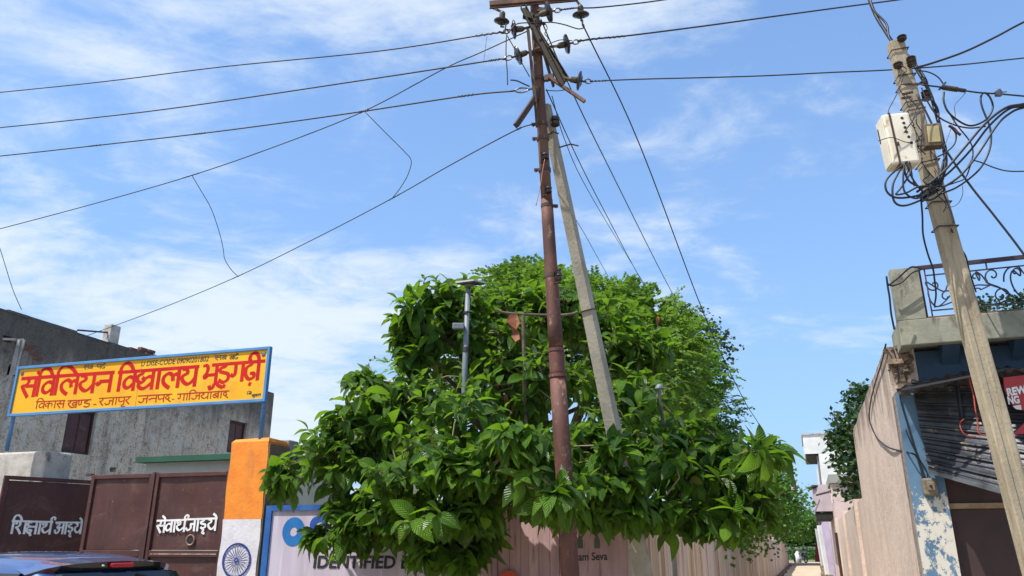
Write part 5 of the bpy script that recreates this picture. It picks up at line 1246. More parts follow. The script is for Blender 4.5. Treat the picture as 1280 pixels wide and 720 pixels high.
# hanging sheet with long ridges
hs = thing('hanging_tin_sheet', 'large ribbed dark tin sheet hanging askew over the shop doorway', 'tin sheet', at(1160,585,7.35))
H00 = at(1139,476,7.42); H01 = at(1161,588,7.36); H10 = at(1300,470,6.85); H11 = at(1300,627,6.55)
nR_ = 8; 
for k in range(nR_):
    t0, t1 = k/nR_, (k+1)/nR_
    a0, a1, b0, b1 = H00.lerp(H01,t0), H00.lerp(H01,t1), H10.lerp(H11,t0), H10.lerp(H11,t1)
    nn = (b0-a0).cross(a1-a0).normalized()
    if nn.y > 0: nn = -nn
    mb = MB(); prof = [(0,0),(.10,.022),(.20,.022),(.30,.0),(.55,.003),(.62,.010),(.70,.0),(1.0,.0)]
    for (s0,h0),(s1,h1) in zip(prof[:-1], prof[1:]):
        for j in range(4):
            q0, q1 = j/4, (j+1)/4
            A0, A1 = a0.lerp(b0,q0), a1.lerp(b1,q0); B0, B1 = a0.lerp(b0,q1), a1.lerp(b1,q1)
            mb.quad(A0.lerp(A1,s0)+nn*h0, A0.lerp(A1,s1)+nn*h1, B0.lerp(B1,s1)+nn*h1, B0.lerp(B1,s0)+nn*h0)
    part('ribbed_strip', mb, M['tin_dark'], hs)
mb = MB(); mb.bar(H01+Vector((0,-.01,-.01)), H11+Vector((0,-.01,-.01)), .03, .035); part('edge_bar', mb, M['tin'], hs)
mb = MB(); mb.bar(at(1196,480,7.15), at(1202,525,7.1), .035, .02); part('hanger', mb, M['tin_dark'], hs)
# doorway
DP = Plane(RF.pt(0,0,-.12), RF.e1)
door = thing('shop_door', 'dark brown sheet metal shop door with a tan cross bar', 'door', DP.pt(1.2,0))
zbar0 = DP.px(1200,636)[1]; zbar1 = DP.px(1200,631)[1]
for (x0, x1) in ((PWD+.003, 1.25), (1.256, 2.29)):
    mb = MB(); pbox(mb, DP, x0, x1, .05, zbar0-.01, -.03, 0); pbox(mb, DP, x0, x1, zbar0-.0099, 2.60, -.03, -.001); part('leaf', mb, M['door'], door)
    for z in (.5, 1.0):
        mb = MB(); pbox(mb, DP, x0+.05, x1-.05, z, z+.03, .001, .012); part('rib', mb, M['door'], door)
mb = MB(); pbox(mb, DP, PWD+.005, 2.285, zbar0, zbar1+.012, .001, .03); part('cross_bar', mb, M['tan_bar'], door)
mb = MB(); mb.tube([DP.pt(1.26,0,.012), DP.pt(1.26,2.5,.012)], .012, 6); part('centre_rod', mb, M['iron_black'], door)
# red banner hanging under the awning
bn = thing('red_banner', 'torn red vinyl banner with white block letters REW at the right edge', 'banner', at(1262,490,6.75))
BN = Plane(at(1250,520,6.72), (.90,-.43,0))
pts = [BN.px(x, y) for x, y in ((1254,472),(1320,464),(1320,505),(1296,514),(1284,513),(1272,512),(1266,507),(1260,497),(1256,488))]
mb = MB(); mb.poly([BN.pt(a,b,0) for a,b in pts]); mb.poly([BN.pt(a,b,-.004) for a,b in reversed(pts)]); part('vinyl', mb, M['banner_red'], bn)
mb = MB(); latin(mb, BN, 'REW', (1259.5, 495), (1284, 490.5), 485.5, off=.004, bold=.05, shear=.0)
latin(mb, BN, 'NG', (1260.5, 505), (1275, 503.5), 495.8, off=.004, bold=.05); part('lettering', mb, M['white_paint'], bn)
mb = MB()
q = [BN.px(x,y) for x,y in ((1266,508),(1270,511.5),(1277,512.4),(1276,506),(1270,507))]; mb.poly([BN.pt(a,b,.005) for a,b in q]); part('white_print', mb, M['white_paint'], bn)
B2 = Plane(at(1265,545,6.6), (.90,-.43,0)); b3 = thing('red_sheet', 'slanted red sheet corner below the torn banner at right', 'panel', B2.pt(0,0))
q = [B2.px(x,y) for x,y in ((1266,543),(1330,541),(1330,500),(1281,528))]; mb = MB(); mb.poly([B2.pt(a,b,0) for a,b in q]); mb.poly([B2.pt(a,b,-.01) for a,b in reversed(q)]); part('sheet', mb, M['banner_red'], b3)
# orange tapes
wire('orange_tape', 'torn orange tape hanging down the front of the tin sheet', [(1211,471),(1213,480),(1217,495),(1219,510),(1222,528),(1224,542),(1238,543.5)], 6.9, 6.85, .0065, M['orange_tape'], 'tape')
wire('orange_tape', 'short orange hook of tape left of the hanging tape', [(1205,524),(1200,529),(1202,538),(1208,544),(1220,546)], 6.95, 6.9, .005, M['orange_tape'], 'tape')
mb = MB(); 
sb = thing('switch_box', 'grimy electric switch box fixed on the peeling corner pillar', 'box', RF.pt(*RF.px(1160,610)))
a_, b_ = RF.px(1160.5, 610); mb = MB(); pbox(mb, RF, a_-.055, a_+.065, b_-.075, b_+.085, .013, .085); part('case', mb, M['switchbox'], sb, bevel=.018)
mb = MB(); pbox(mb, RF, a_-.02, a_+.045, b_-.03, b_+.05, .086, .10); part('cover', mb, M['switchbox'], sb, bevel=.008)
mb = MB(); mb.lathe(RF.pt(a_+.01, b_+.01, .10), RF.n, [(0,.014),(.012,.012)], 10); part('knob', mb, M['dark_gap'], sb)
def surf(pts, pl, off): return [pl.pt(*pl.px(x,y), off) for x, y in pts]
c1 = surf([(1110,430),(1105,452),(1096,480),(1090,505),(1089,525),(1097,545),(1108,556),(1118,561)], AR, .02) + surf([(1134,566),(1144,570),(1150,584),(1155,600)], RF, .04)
mb = MB(); mb.tube(smooth_path(c1, 6), .0085, 6); solo('cable', mb, K, 'long slack cable drooping across the peach side wall to the switch box', 'cable', c1[0], smooth=True)
c1 = surf([(1116,436),(1120,452),(1122,470),(1125,500),(1133,528),(1141,555),(1149,578),(1153,600)], RF, .035)
mb = MB(); mb.tube(smooth_path(c1, 6), .0065, 6); solo('cable', mb, K, 'cable running straight down the blue corner pillar', 'cable', c1[0], smooth=True)
c1 = surf([(1131,537),(1139,556),(1149,575),(1157,588),(1159,600)], RF, .045)
mb = MB(); mb.tube(smooth_path(c1, 6), .0055, 6); solo('cable', mb, K, 'short thin cable entering the switch box from the left', 'cable', c1[0], smooth=True)
mb = MB(); 
for k, (a, z) in enumerate(()): pass

# ------------------------------------------------------------------ alley walls and houses
# left wall of the alley: weathered streaked panels with a gap
lw = thing('alley_wall', 'long streaked brown and white compound wall along the left of the alley', 'wall', AL.pt(8, 0))
r5 = random.Random(31); a = .02; k = 0
gap0, gap1 = AL.px(839, 700)[0], AL.px(846.5, 700)[0]
while a < 58:
    w = r5.uniform(.30, .62) if a < 8 else r5.uniform(.9, 1.8)
    if a < gap0 < a+w: w = gap0-a
    z = 1.93 + r5.uniform(-.10, .06) - .004*a; mb = MB(); b0, b1 = a+.004, a+w-.004; t = r5.uniform(-.012, .012)
    # panel with two shallow flutes
    fs = [b0, b0+(b1-b0)*r5.uniform(.2,.4), b0+(b1-b0)*r5.uniform(.55,.8), b1]; os_ = [0, r5.uniform(.008,.022), r5.uniform(-.004,.014), r5.uniform(0,.012)]
    for (q0, q1, o0, o1) in zip(fs[:-1], fs[1:], os_[:-1], os_[1:]):
        z0, z1 = z+r5.uniform(-.03,.03), z+r5.uniform(-.03,.03)
        mb.hexa([AL.pt(q0,0,t+o0), AL.pt(q1,0,t+o1), AL.pt(q1,0,-.14), AL.pt(q0,0,-.14), AL.pt(q0,z0,t+o0), AL.pt(q1,z1,t+o1), AL.pt(q1,z1,-.14), AL.pt(q0,z0,-.14)])
    part('panel', mb, M['streaky'], lw)
    a += w
    if abs(a-gap0) < 1e-6: a = gap1
mb = MB(); pbox(mb, AL, gap0-.03, gap1+.03, 0, 1.85, -.30, -.16); part('dark_gap', mb, M['dark_gap'], lw)
mb = MB(); 
for k in range(40): 
    q = 6+k*1.25; mb.box(AL.pt(q, .05, .10+r5.uniform(0,.06)), (r5.uniform(.1,.3), r5.uniform(.3,.9), .1), (AL.n, AL.e1, UP))
part('foot_kerb', mb, M['rubble'], lw, kind='stuff')
# right lower compound wall
a1 = a_far-.002; aend = -13.0/.938*1.0
rw = thing('compound_wall', 'lower peach compound wall with pilasters beyond the tall side wall', 'wall', AR.pt(-12, 0))
r5 = random.Random(6); a = a1; aE = -(27.5-7.5)/.938
k = 0
while a > aE:
    w = min(r5.uniform(1.1, 1.9), a-aE); z = 2.30+r5.uniform(-.02,.03); mb = MB()
    mb.hexa([AR.pt(a-w+.003,0), AR.pt(a-.003,0), AR.pt(a-.003,0,-.2), AR.pt(a-w+.003,0,-.2), AR.pt(a-w+.003,z+r5.uniform(-.02,.02)), AR.pt(a-.003,z), AR.pt(a-.003,z,-.2), AR.pt(a-w+.003,z,-.2)])
    part('bay', mb, M['peach'], rw)
    if k % 4 == 1:
        mb = MB(); pbox(mb, AR, a-.14, a+.10, 0, z+.10, -.22, .06); part('pilaster', mb, M['peach'], rw)
    a -= w; k += 1
dp = MB(); c_ = AR.pt(AR.px(1050,668)[0], 0, .10); dp.bar(c_, c_+Vector((-.02,0,1.9)), .07, .07); solo('iron_post', dp, M['rust_dark'], 'dark iron post leaning against the compound wall', 'post', c_)
# rubble at the wall foot
for k in range(7):
    Y = 33+k*3.1+r5.uniform(-1,1); c_ = Vector((xr(Y)-.28-r5.uniform(0,.2), Y, .12)); mb = MB(); s = r5.uniform(.2,.36)
    ax3 = Matrix.Rotation(r5.uniform(0,3), 3, 'Z') @ Matrix.Rotation(r5.uniform(-.3,.3), 3, 'X'); mb.box(c_, (s*1.2, s, s*.8), [ax3 @ Vector(v) for v in ((1,0,0),(0,1,0),(0,0,1))])
    solo('stone', mb, M['rubble'], (('nearest','second','third','fourth','fifth','sixth','farthest')[k]+' broken stone along the foot of the right alley wall'), 'stone', c_, 'stones at the right side of the alley', bevel=.04)
# helper: a box house in the alley frame: a along alley measured by Y, from the alley face outwards
def yA(Y): return -(Y-7.5)/.938           # AR parameter of depth Y
def house_box(mb, Y0, Y1, z0, z1, o0, o1, mi=0): pbox(mb, AR, yA(Y1), yA(Y0), z0, z1, o0, o1, mi)
# pink house with tin box balcony
ph = thing('pink_house', 'pale pink alley house with grey lintel and projecting sheet box under a crow', 'building', AR.pt(yA(30), 0, -2))
mb = MB(); house_box(mb, 27.5, 36.5, 0, 3.0, -5, .0); part('wall', mb, M['pale_pink'], ph)
mb = MB(); house_box(mb, 27.52, 28.1, 3.001, 3.55, -.5, .04); part('pillar', mb, M['pale_pink'], ph)
mb = MB(); house_box(mb, 27.4, 33, 3.56, 3.85, -5, .08); part('lintel_slab', mb, M['concrete_wall'], ph)
mb = MB(); house_box(mb, 28.6, 33, 3.001, 3.55, -4.8, -.25); part('dark_recess', mb, M['dark_gap'], ph)
for k in range(6):
    o = None
    mb = MB(); house_box(mb, 27.7, 27.9, 3.02+k*.085, 3.095+k*.085, -.95-.03*(k % 2), -.55); part('brick', mb, M['brick'], ph)
mb = MB(); house_box(mb, 30, 34, 2.72, 3.70, .001, .62); part('projecting_box', mb, M['pink_tin'], ph)
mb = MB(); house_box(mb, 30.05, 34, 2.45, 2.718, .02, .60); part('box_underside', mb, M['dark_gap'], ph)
mb = MB(); mb.bar(at(1020.5,619,29.7), at(1036,615,29.2), .06, .06); part('prop_beam', mb, M['rust_dark'], ph)
mb = MB(); mb.bar(at(1024,611.5,29.4), at(1042,612,28), .05, .04); part('cap_board', mb, M['plaster_pale'], ph)
cr = at(1018, 609.3, 30.2); crow = thing('crow', 'black crow perched on the pinkish projecting box', 'bird', cr)
mb = MB(); pts = [cr+Vector((x*.42, 0, z*.42)) for x, z in ((-.55,.02),(-.35,.0),(-.1,.05),(.15,.09),(.30,.16),(.40,.19))]; mb.tube(smooth_path(pts,4), [.012,.02,.03,.045,.055,.06,.066,.07,.072,.07,.066,.06,.055,.052,.05,.048,.046,.045,.04,.03,.015][:21], 10)
part('body', mb, M['crow'], crow, smooth=True)
mb = MB(); mb.tube([cr+Vector((.17,0,.08)), cr+Vector((.23,0,.072))], [.014,.003], 6); part('beak', mb, M['crow'], crow)
for s in (-.02, .02):
    mb = MB(); mb.tube([cr+Vector((.02,s,-.0)), cr+Vector((.02,s,-.09))], .006, 5); part('leg', mb, M['crow'], crow)
wire('alley_wire', 'thin wire crossing the alley to the pinkish projecting box', [(960,628),(985,622),(1002,614),(1016,606)], 30, 30, .012, M['wire_grey'])
# white house with overhanging upper floor
wh = thing('white_house', 'whitewashed tall house whose upper floor overhangs the alley', 'building', AR.pt(yA(43), 0, -3))
mb = MB(); house_box(mb, 41, 52, 0, 6.05, -6, 0); part('wall', mb, M['white_bldg'], wh)
mb = MB(); house_box(mb, 41, 46, 6.06, 7.05, -6, .68); part('upper_storey', mb, M['white_bldg'], wh)
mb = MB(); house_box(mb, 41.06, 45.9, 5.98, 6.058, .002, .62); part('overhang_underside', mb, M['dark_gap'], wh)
mb = MB(); house_box(mb, 40.94, 46.1, 7.051, 7.11, -6, .74); part('coping', mb, M['plaster_pale'], wh)
mb = MB(); mb.tube([AR.pt(yA(41.2), 5.95, .06), AR.pt(yA(41.2), 3.0, .06)], .05, 8); part('drain_pipe', mb, M['grey_paint'], wh)
# lilac house and posts farther along
lh = thing('lilac_house', 'low lilac painted house front beside the alley floor', 'building', AR.pt(yA(57), 0, -2))
mb = MB(); house_box(mb, 37, 70, 0, 2.9, -5, -.01+.012) if False else house_box(mb, 52.2, 72, 0, 3.4, -5, 0); part('wall', mb, M['lilac'], lh)
mb = MB(); house_box(mb, 37, 51.9, 0, 2.6, .004, .22); part('lean_to', mb, M['lilac'], lh)
mb = MB(); house_box(mb, 52.6, 71, 3.41, 3.5, -5, .3); part('roof_edge', mb, M['concrete_wall'], lh)
mb = MB(); house_box(mb, 55, 56.2, .1, 2.1, -.0, .03); part('door', mb, M['door'], lh)
for k, (Y, m_, h_) in enumerate(((38.5,'white_bldg',2.4),(52.2,'offwhite',2.5))):
    c_ = Vector((xr(Y)-.35, Y, 0)); mb = MB(); mb.bar(c_, c_+Vector((-.12,0,h_)), .16, .16)
    solo('alley_post', mb, M[m_], ('white painted post leaning over the right side of the alley', 'grey white post farther down the right side of the alley')[k], 'post', c_)
# maroon cloth
Yc = 62; mb = MB(); n_ = 10
for k in range(n_):
    t0, t1 = k/n_, (k+1)/n_
    f = lambda t, z: Vector((xr(Yc)-.05-.75*t*(1-.45*(z/2.0)), Yc+.12*math.sin(9*t)+.05*z, z))
    mb.quad(f(t0,.25), f(t1,.25), f(t1,1.9), f(t0,1.9))
solo('hanging_cloth', mb, M['maroon_cloth'], 'maroon cloth hanging by the right alley wall', 'cloth', (xr(Yc)-.4, Yc, 0))
# left house with balcony seen above the bushes
hh = thing('balcony_house', 'brown house with small railed balcony above the bushes left of the alley', 'building', (15, 62, 0))
AL2 = AL
def yL(Y): return (Y-8.18)/.938
mb = MB(); pbox(mb, AL, yL(60), yL(68), 0, 7.0, -6, -.3); part('wall', mb, M['rubble'], hh)
mb = MB(); pbox(mb, AL, yL(60.5), yL(68), 6.0, 7.0, -.299, .0); part('upper_wall', mb, M['pale_pink'], hh)
mb = MB(); pbox(mb, AL, yL(60), yL(66), 5.45, 5.72, -.299, 1.15); part('balcony_slab', mb, M['pale_pink'], hh)
mb = MB()
pbox(mb, AL, yL(60)+.02, yL(66), 6.52, 6.60, 1.05, 1.12); pbox(mb, AL, yL(60)+.02, yL(60)+.08, 6.52, 6.60, .0, 1.05)
pbox(mb, AL, yL(60)+.02, yL(60)+.08, 6.1, 6.16, .0, 1.05)
part('handrail', mb, M['iron_black'], hh)
for k in range(7):
    mb = MB(); pbox(mb, AL, yL(60)+.03, yL(60)+.07, 5.721, 6.519, .02+k*.17, .05+k*.17); part('baluster', mb, M['iron_black'], hh)
# end of the alley
ew = thing('far_wall', 'long pale low wall across the field beyond the alley end', 'wall', (40, 97, 0))
for k in range(14):
    mb = MB(); x = 15+k*3.2; mb.box((x+1.6, 97+.02*(k % 2), .62), (3.19,.22,1.24-.04*(k % 3))); part('bay', mb, M['concrete_wall'], ew)
# motorcycle and bicycle near the alley end
def motorcycle(o, hd):
    o = Vector(o); h = norm(hd); s = Vector((-h.y, h.x, 0)); P = lambda x, y, z: o+h*x+s*y+UP*z
    t = thing('motorcycle', 'black motorcycle parked at the far end of the alley', 'motorcycle', o)
    for x in (-.62, .66):
        mb = MB(); mb.tube([P(x+.27*math.cos(q), 0, .30+.27*math.sin(q)) for q in [2*math.pi*k/20 for k in range(21)]], .045, 8, cap=False); w = part('wheel', mb, M['rubber'], t)
        mb = MB()
        for k in range(6): q = math.pi*k/6; mb.tube([P(x+.24*math.cos(q),0,.30+.24*math.sin(q)), P(x-.24*math.cos(q),0,.30-.24*math.sin(q))], .008, 4)
        part('spokes', mb, M['rim'], w)
    mb = MB(); mb.tube([P(-.62,.07,.30), P(-.1,.07,.36), P(.15,.05,.45), P(.45,0,.85)], .03, 6); mb.tube([P(-.62,-.07,.30), P(-.2,-.07,.55), P(.2,-.04,.72)], .025, 6); part('frame', mb, M['iron_black'], t)
    mb = MB(); mb.tube([P(.66,.08,.30), P(.52,.08,.62), P(.42,.06,.98)], .022, 6); mb.tube([P(.66,-.08,.30), P(.52,-.08,.62), P(.42,-.06,.98)], .022, 6); part('fork', mb, M['galv'], t)
    mb = MB(); mb.lathe(P(-.02,0,.72), h, [(0,.08),(.08,.14),(.25,.15),(.38,.10),(.42,.05)], 12); part('fuel_tank', mb, M['car_navy'], t, smooth=True)
    mb = MB(); mb.hexa([P(-.75,-.12,.72),P(0,-.12,.70),P(0,.12,.70),P(-.75,.12,.72),P(-.80,-.10,.84),P(0,-.11,.78),P(0,.11,.78),P(-.80,.10,.84)]); part('seat', mb, M['rubber'], t, bevel=.03)
    mb = MB(); mb.box(P(.05,0,.38), (.34,.24,.28), (h,s,UP)); part('engine', mb, M['rim'], t, bevel=.03)
    mb = MB(); mb.tube([P(.34,.36,1.04), P(.42,.16,1.03), P(.44,0,1.0), P(.42,-.16,1.03), P(.34,-.36,1.04)], .016, 6); part('handlebar', mb, M['iron_black'], t)
    mb = MB(); mb.lathe(P(.50,0,.88), h, [(0,.05),(.05,.10),(.12,.10),(.125,.09)], 12); part('headlight', mb, M['lamp_clear'], t)
    mb = MB(); mb.hexa([P(.40,-.13,.82),P(.56,-.13,.82),P(.56,.13,.82),P(.40,.13,.82),P(.36,-.12,1.16),P(.46,-.12,1.18),P(.46,.12,1.18),P(.36,.12,1.16)]); part('front_cowl', mb, M['car_navy'], t, bevel=.02)
    for q in (1,-1):
        mb = MB(); mb.tube([P(.38,.24*q,1.04), P(.38,.30*q,1.22)], .008, 5); mb.box(P(.38,.32*q,1.26), (.03,.12,.08), (h,s,UP)); part('mirror', mb, M['iron_black'], t)
    mb = MB(); mb.tube([P(0,-.16,.28), P(-.5,-.18,.32), P(-.85,-.18,.40)], .035, 8); part('exhaust', mb, M['rim'], t)
motorcycle(at(1006, 702, 70.5)*1.0 if False else (xl(70.5)+.95, 70.5, 0.004), (.15,-1,0))
def bicycle(o, hd):
    o = Vector(o); h = norm(hd); s = Vector((-h.y, h.x, 0)); P = lambda x, y, z: o+h*x+s*y+UP*z
    t = thing('bicycle', 'grey bicycle leaning by the left wall near the parked motorcycle', 'bicycle', o)
    for x in (-.52, .52):
        mb = MB(); mb.tube([P(x+.33*math.cos(q), 0, .34+.33*math.sin(q)) for q in [2*math.pi*k/20 for k in range(21)]], .02, 6, cap=False); w = part('wheel', mb, M['rubber'], t)
        mb = MB(); 
        for k in range(5): q = math.pi*k/5; mb.tube([P(x+.32*math.cos(q),0,.34+.32*math.sin(q)), P(x-.32*math.cos(q),0,.34-.32*math.sin(q))], .004, 4)
        part('spokes', mb, M['rim'], w)
    mb = MB()
    for a, b in (((-.52,0,.34),(-.15,0,.30)),((-.15,0,.30),(-.22,0,.80)),((-.22,0,.80),(.36,0,.82)),((.36,0,.82),(-.15,0,.30)),((-.52,0,.34),(-.22,0,.75)),((.52,0,.34),(.34,0,.95))): mb.tube([P(*a),P(*b)], .016, 6)
    part('frame', mb, M['galv'], t)
    mb = MB(); mb.hexa([P(-.36,-.09,.86),P(-.08,-.03,.87),P(-.08,.03,.87),P(-.36,.09,.86),P(-.36,-.09,.92),P(-.08,-.03,.91),P(-.08,.03,.91),P(-.36,.09,.92)]); part('saddle', mb, M['rubber'], t)
    mb = MB(); mb.tube([P(.26,.28,.98),P(.36,.14,.99),P(.36,-.14,.99),P(.26,-.28,.98)], .012, 6); part('handlebar', mb, M['galv'], t)
bicycle((xl(69)+.35, 69, .004), (.25,1,0))
sk = (xl(71)+.62, 71, 0); mb = MB(); mb.lathe(Vector(sk), UP, [(0,.22),(.1,.30),(.4,.31),(.75,.24),(.92,.10),(.98,.12)], 14); solo('white_sack', mb, M['white_bldg'], 'bulging white sack standing between the bicycle and the motorcycle', 'sack', sk, smooth=True)
# ------------------------------------------------------------------ foliage
rng = np.random.default_rng(11)
def unit(v): return v/np.maximum(np.linalg.norm(v, axis=-1, keepdims=True), 1e-9)
def np_mesh(name, V, F, mats, org, UV=None, smooth=False):
    me = bpy.data.meshes.new(name); V = (V-np.array(org)).astype(np.float32); nv = len(V); nf = len(F); k = F.shape[1]
    me.vertices.add(nv); me.vertices.foreach_set('co', V.ravel()); me.loops.add(nf*k); me.loops.foreach_set('vertex_index', F.astype(np.int32).ravel())
    me.polygons.add(nf); me.polygons.foreach_set('loop_start', np.arange(0, nf*k, k, dtype=np.int32))
    try: me.polygons.foreach_set('loop_total', np.full(nf, k, dtype=np.int32))
    except Exception: pass
    if smooth: me.polygons.foreach_set('use_smooth', np.ones(nf, dtype=bool))
    me.materials.append(mats)
    if UV is not None:
        u = me.uv_layers.new(name='UVMap'); u.data.foreach_set('uv', UV.astype(np.float32).ravel())
    me.update(calc_edges=True); me.validate(); return me
def leaf_template(nu=6, droop=.35, fold=.16, wid=.235, wave=.0):
    # unit leaf along +x, midrib at y=0, returns verts, quads, per-vertex uv
    us = np.linspace(0, 1, nu+1); V = []; UV = []
    prof = lambda u: wid*(max(0.0, math.sin(math.pi*u**1.02)))**.80 if 0 < u < 1 else .006
    for i, u in enumerate(us):
        w = prof(u); x = u - .12*droop*u*u; z = .06*u-droop*u*u
        for s, vv in ((-1, 0), (0, .5), (1, 1)):
            V.append((x, s*w, z + abs(s)*w*fold*2 + (wave*math.sin(u*14+s) if s else 0))); UV.append((u, vv))
    F = []
    for i in range(nu):
        for j in range(2): a = i*3+j; F.append((a, a+3, a+4, a+1))
    return np.array(V), np.array(F), np.array(UV)
TEMPL = [leaf_template(6, d, f, w, wv) for d, f, w, wv in ((.40,.14,.255,.010),(.60,.22,.24,.012),(.25,.28,.265,.008),(.85,.18,.245,.012))]
def frames(d, up):
    d = unit(d); y = unit(np.cross(up, d)); z = np.cross(d, y); return d, y, z
def rosettes(tips, dirs, rng, L0=.23, nmin=6, nmax=11, droop=.42):
    """leaves in opposite pairs near each twig tip -> arrays of base, dir, up, length"""
    B, D, U, Ls = [], [], [], []
    for t, d in zip(tips, dirs):
        n = rng.integers(nmin, nmax+1); d = unit(d); a = unit(np.cross(d, np.array([0,0,1.0])+1e-3)); b = np.cross(d, a); ph = rng.uniform(0, np.pi)
        sc = rng.uniform(.55, 1.18)
        for k in range(n):
            pair = k//2; back = pair*.055*sc + rng.uniform(0,.012); q = ph+pair*np.pi/2+(k % 2)*np.pi+rng.uniform(-.3,.3)
            out_ = a*np.cos(q)+b*np.sin(q); ang = .50+.28*pair+rng.uniform(-.15,.15)
            dd = d*np.cos(min(ang,1.6))+out_*np.sin(min(ang,1.6)); dd[2] -= droop*(.35+.25*pair)*rng.uniform(.6,1.3); dd = unit(dd)
            up = unit(np.array([0,0,1.0])*.8 + d*.5 + rng.normal(0,.38,3)); s = L0*sc*(.60+.22*min(pair,2))*rng.uniform(.80,1.15)
            B.append(t-d*back); D.append(dd); U.append(up); Ls.append(s)
    return np.array(B), np.array(D), np.array(U), np.array(Ls)
def leaf_mass_mesh(name, B, D, U, Ls, mat, org, rng):
    tid = rng.integers(0, len(TEMPL), len(B)); Vs, Fs, UVs = [], [], []; base = 0
    for t, (TV, TF, TUV) in enumerate(TEMPL):
        m = tid == t
        if not m.any(): continue
        d, y, z = frames(D[m], U[m]); s = Ls[m][:,None,None]
        P = B[m][:,None,:] + s*(TV[None,:,0:1]*d[:,None,:] + TV[None,:,1:2]*y[:,None,:] + TV[None,:,2:3]*z[:,None,:])
        n = P.shape[0]; nv = TV.shape[0]; Vs.append(P.reshape(-1,3)); F = TF[None]+(np.arange(n)*nv)[:,None,None]+base; Fs.append(F.reshape(-1,4))
        UVs.append(np.tile(TUV[TF.ravel()], (n,1))); base += n*nv
    return np_mesh(name, np.concatenate(Vs), np.concatenate(Fs), mat, org, np.concatenate(UVs), smooth=True)
def add_leaf_objects(B, D, U, Ls, mat, parent, rng, nm='leaf'):
    mes = []
    for (TV, TF, TUV) in TEMPL: mes.append(np_mesh(nm, TV, TF, mat, (0,0,0), TUV[TF.ravel()], True))
    org = world_loc(parent)
    for b, d, u, s in zip(B, D, U, Ls):
        d_, y_, z_ = frames(d[None], u[None]); o = bpy.data.objects.new(nm, mes[rng.integers(0, len(mes))]); C.objects.link(o); o.parent = parent
        m = Matrix(((d_[0][0], y_[0][0], z_[0][0]), (d_[0][1], y_[0][1], z_[0][1]), (d_[0][2], y_[0][2], z_[0][2]))).to_4x4()
        o.matrix_local = Matrix.Translation(Vector(b)-org) @ m @ Matrix.Scale(float(s), 4)
def blob(px, py, rx, ry, Y, ryd):
    c = at(px, py, Y); tdep = Y/ray(px, py).y; return np.array(c), np.array([rx*tdep/960, ryd, ry*tdep/960])
def sample_blob(c, r, n, rng, shell=.55, up_bias=.15):
    v = unit(rng.normal(size=(n,3))); v[:,2] += up_bias; v = unit(v); rad = 1-(1-shell)*rng.uniform(0,1,n)**1.5
    return c+v*rad[:,None]*r, v
def project_np(P):
    d = P-np.array([0,0,EYE]); f = d[:,1]*CP+d[:,2]*SP; return 640+960*d[:,0]/f, 360-960*(d[:,2]*CP-d[:,1]*SP)/f, f
# ---- the big leafed tree
tb = Vector((-.05, 9.75, 0))
kt = thing('large_leaf_tree', 'bushy tree with large glossy drooping leaves around the rusty steel pole', 'tree', tb)
BL = [ # px, py, rx, ry, Y, depth radius, tips
 (415,575,72,56,8.45,.50,46),(470,545,75,75,8.5,.65,50),(505,490,60,38,8.5,.5,24),(430,520,36,34,8.4,.35,14),(448,470,24,14,8.5,.2,5),
 (530,400,44,48,8.7,.5,22),(560,375,55,34,8.9,.45,20),(600,420,85,70,9.0,.7,44),(515,440,30,30,8.7,.4,9),
 (570,560,100,95,8.0,.9,74),(650,590,110,60,7.6,.8,66),(660,480,110,70,8.6,.8,56),(700,390,80,50,9.3,.6,34),
 (750,570,100,75,8.0,.9,66),(770,440,65,55,9.2,.6,34),(800,500,70,55,8.8,.7,32),(850,590,85,58,8.1,.8,50),
 (905,600,58,45,8.1,.6,30),(935,590,40,36,7.6,.45,14),(480,640,66,36,8.2,.45,38),(540,655,50,26,8.0,.35,16),(455,658,34,22,8.3,.25,9),(425,632,26,20,8.4,.25,6),(580,640,36,30,7.9,.4,12),
 (700,630,60,22,7.2,.35,18),(870,650,50,26,8.3,.4,16),(930,650,30,24,8.3,.3,7),(350,592,20,32,8.6,.25,8),(960,560,26,14,6.9,.15,3),(650,545,40,25,6.5,.10,3),
 (395,668,10,14,8.5,.08,2),(440,668,36,20,8.3,.25,9),(505,664,36,20,8.1,.3,10),(500,600,60,40,7.6,.4,18),(560,650,36,26,7.5,.3,10),(600,640,34,26,7.5,.3,9),(695,618,26,18,6.5,.15,7),(770,560,26,24,7.15,.2,8),(785,605,30,28,7.2,.2,10),(795,640,30,16,7.2,.2,7),(820,640,40,22,7.6,.3,10),(890,655,44,26,7.9,.3,14),(945,640,30,30,7.9,.3,10),(640,560,60,40,7.1,.3,14),(560,590,60,40,7.3,.3,16),(745,610,40,24,7.1,.25,10),(640,385,52,34,9.4,.5,22),(700,372,40,22,9.5,.4,12),(765,405,62,40,9.6,.5,28),(815,440,34,40,9.4,.4,16),(575,372,40,30,9.1,.4,14),(510,425,28,30,8.8,.3,9),(755,635,55,22,7.2,.3,12),(540,690,40,24,7.9,.25,8),(572,700,16,20,7.9,.2,6),(592,690,14,26,8.0,.15,6),(560,672,26,22,8.0,.2,7),(608,668,16,14,8.0,.15,3),(850,540,60,35,8.3,.5,18),(905,560,38,20,7.9,.35,9)]
crown_c = np.array(at(640, 540, 8.4))
T, Dr = [], []; limb_ends = []
for (px, py, rx, ry, Y, ryd, n) in BL:
    c, r = blob(px, py, rx, ry, Y, ryd); P, v = sample_blob(c, r*.86, n, rng, .45)
    o_ = unit(P-crown_c); d = unit(v*.7+o_*.6+np.array([0,-.12,.10])+rng.normal(0,.18,(n,3))); T.append(P); Dr.append(d); limb_ends.append((Vector(c), float(r.mean())))
T = np.concatenate(T); Dr = np.concatenate(Dr)
keep = ~((T[:,1] > 9.9))
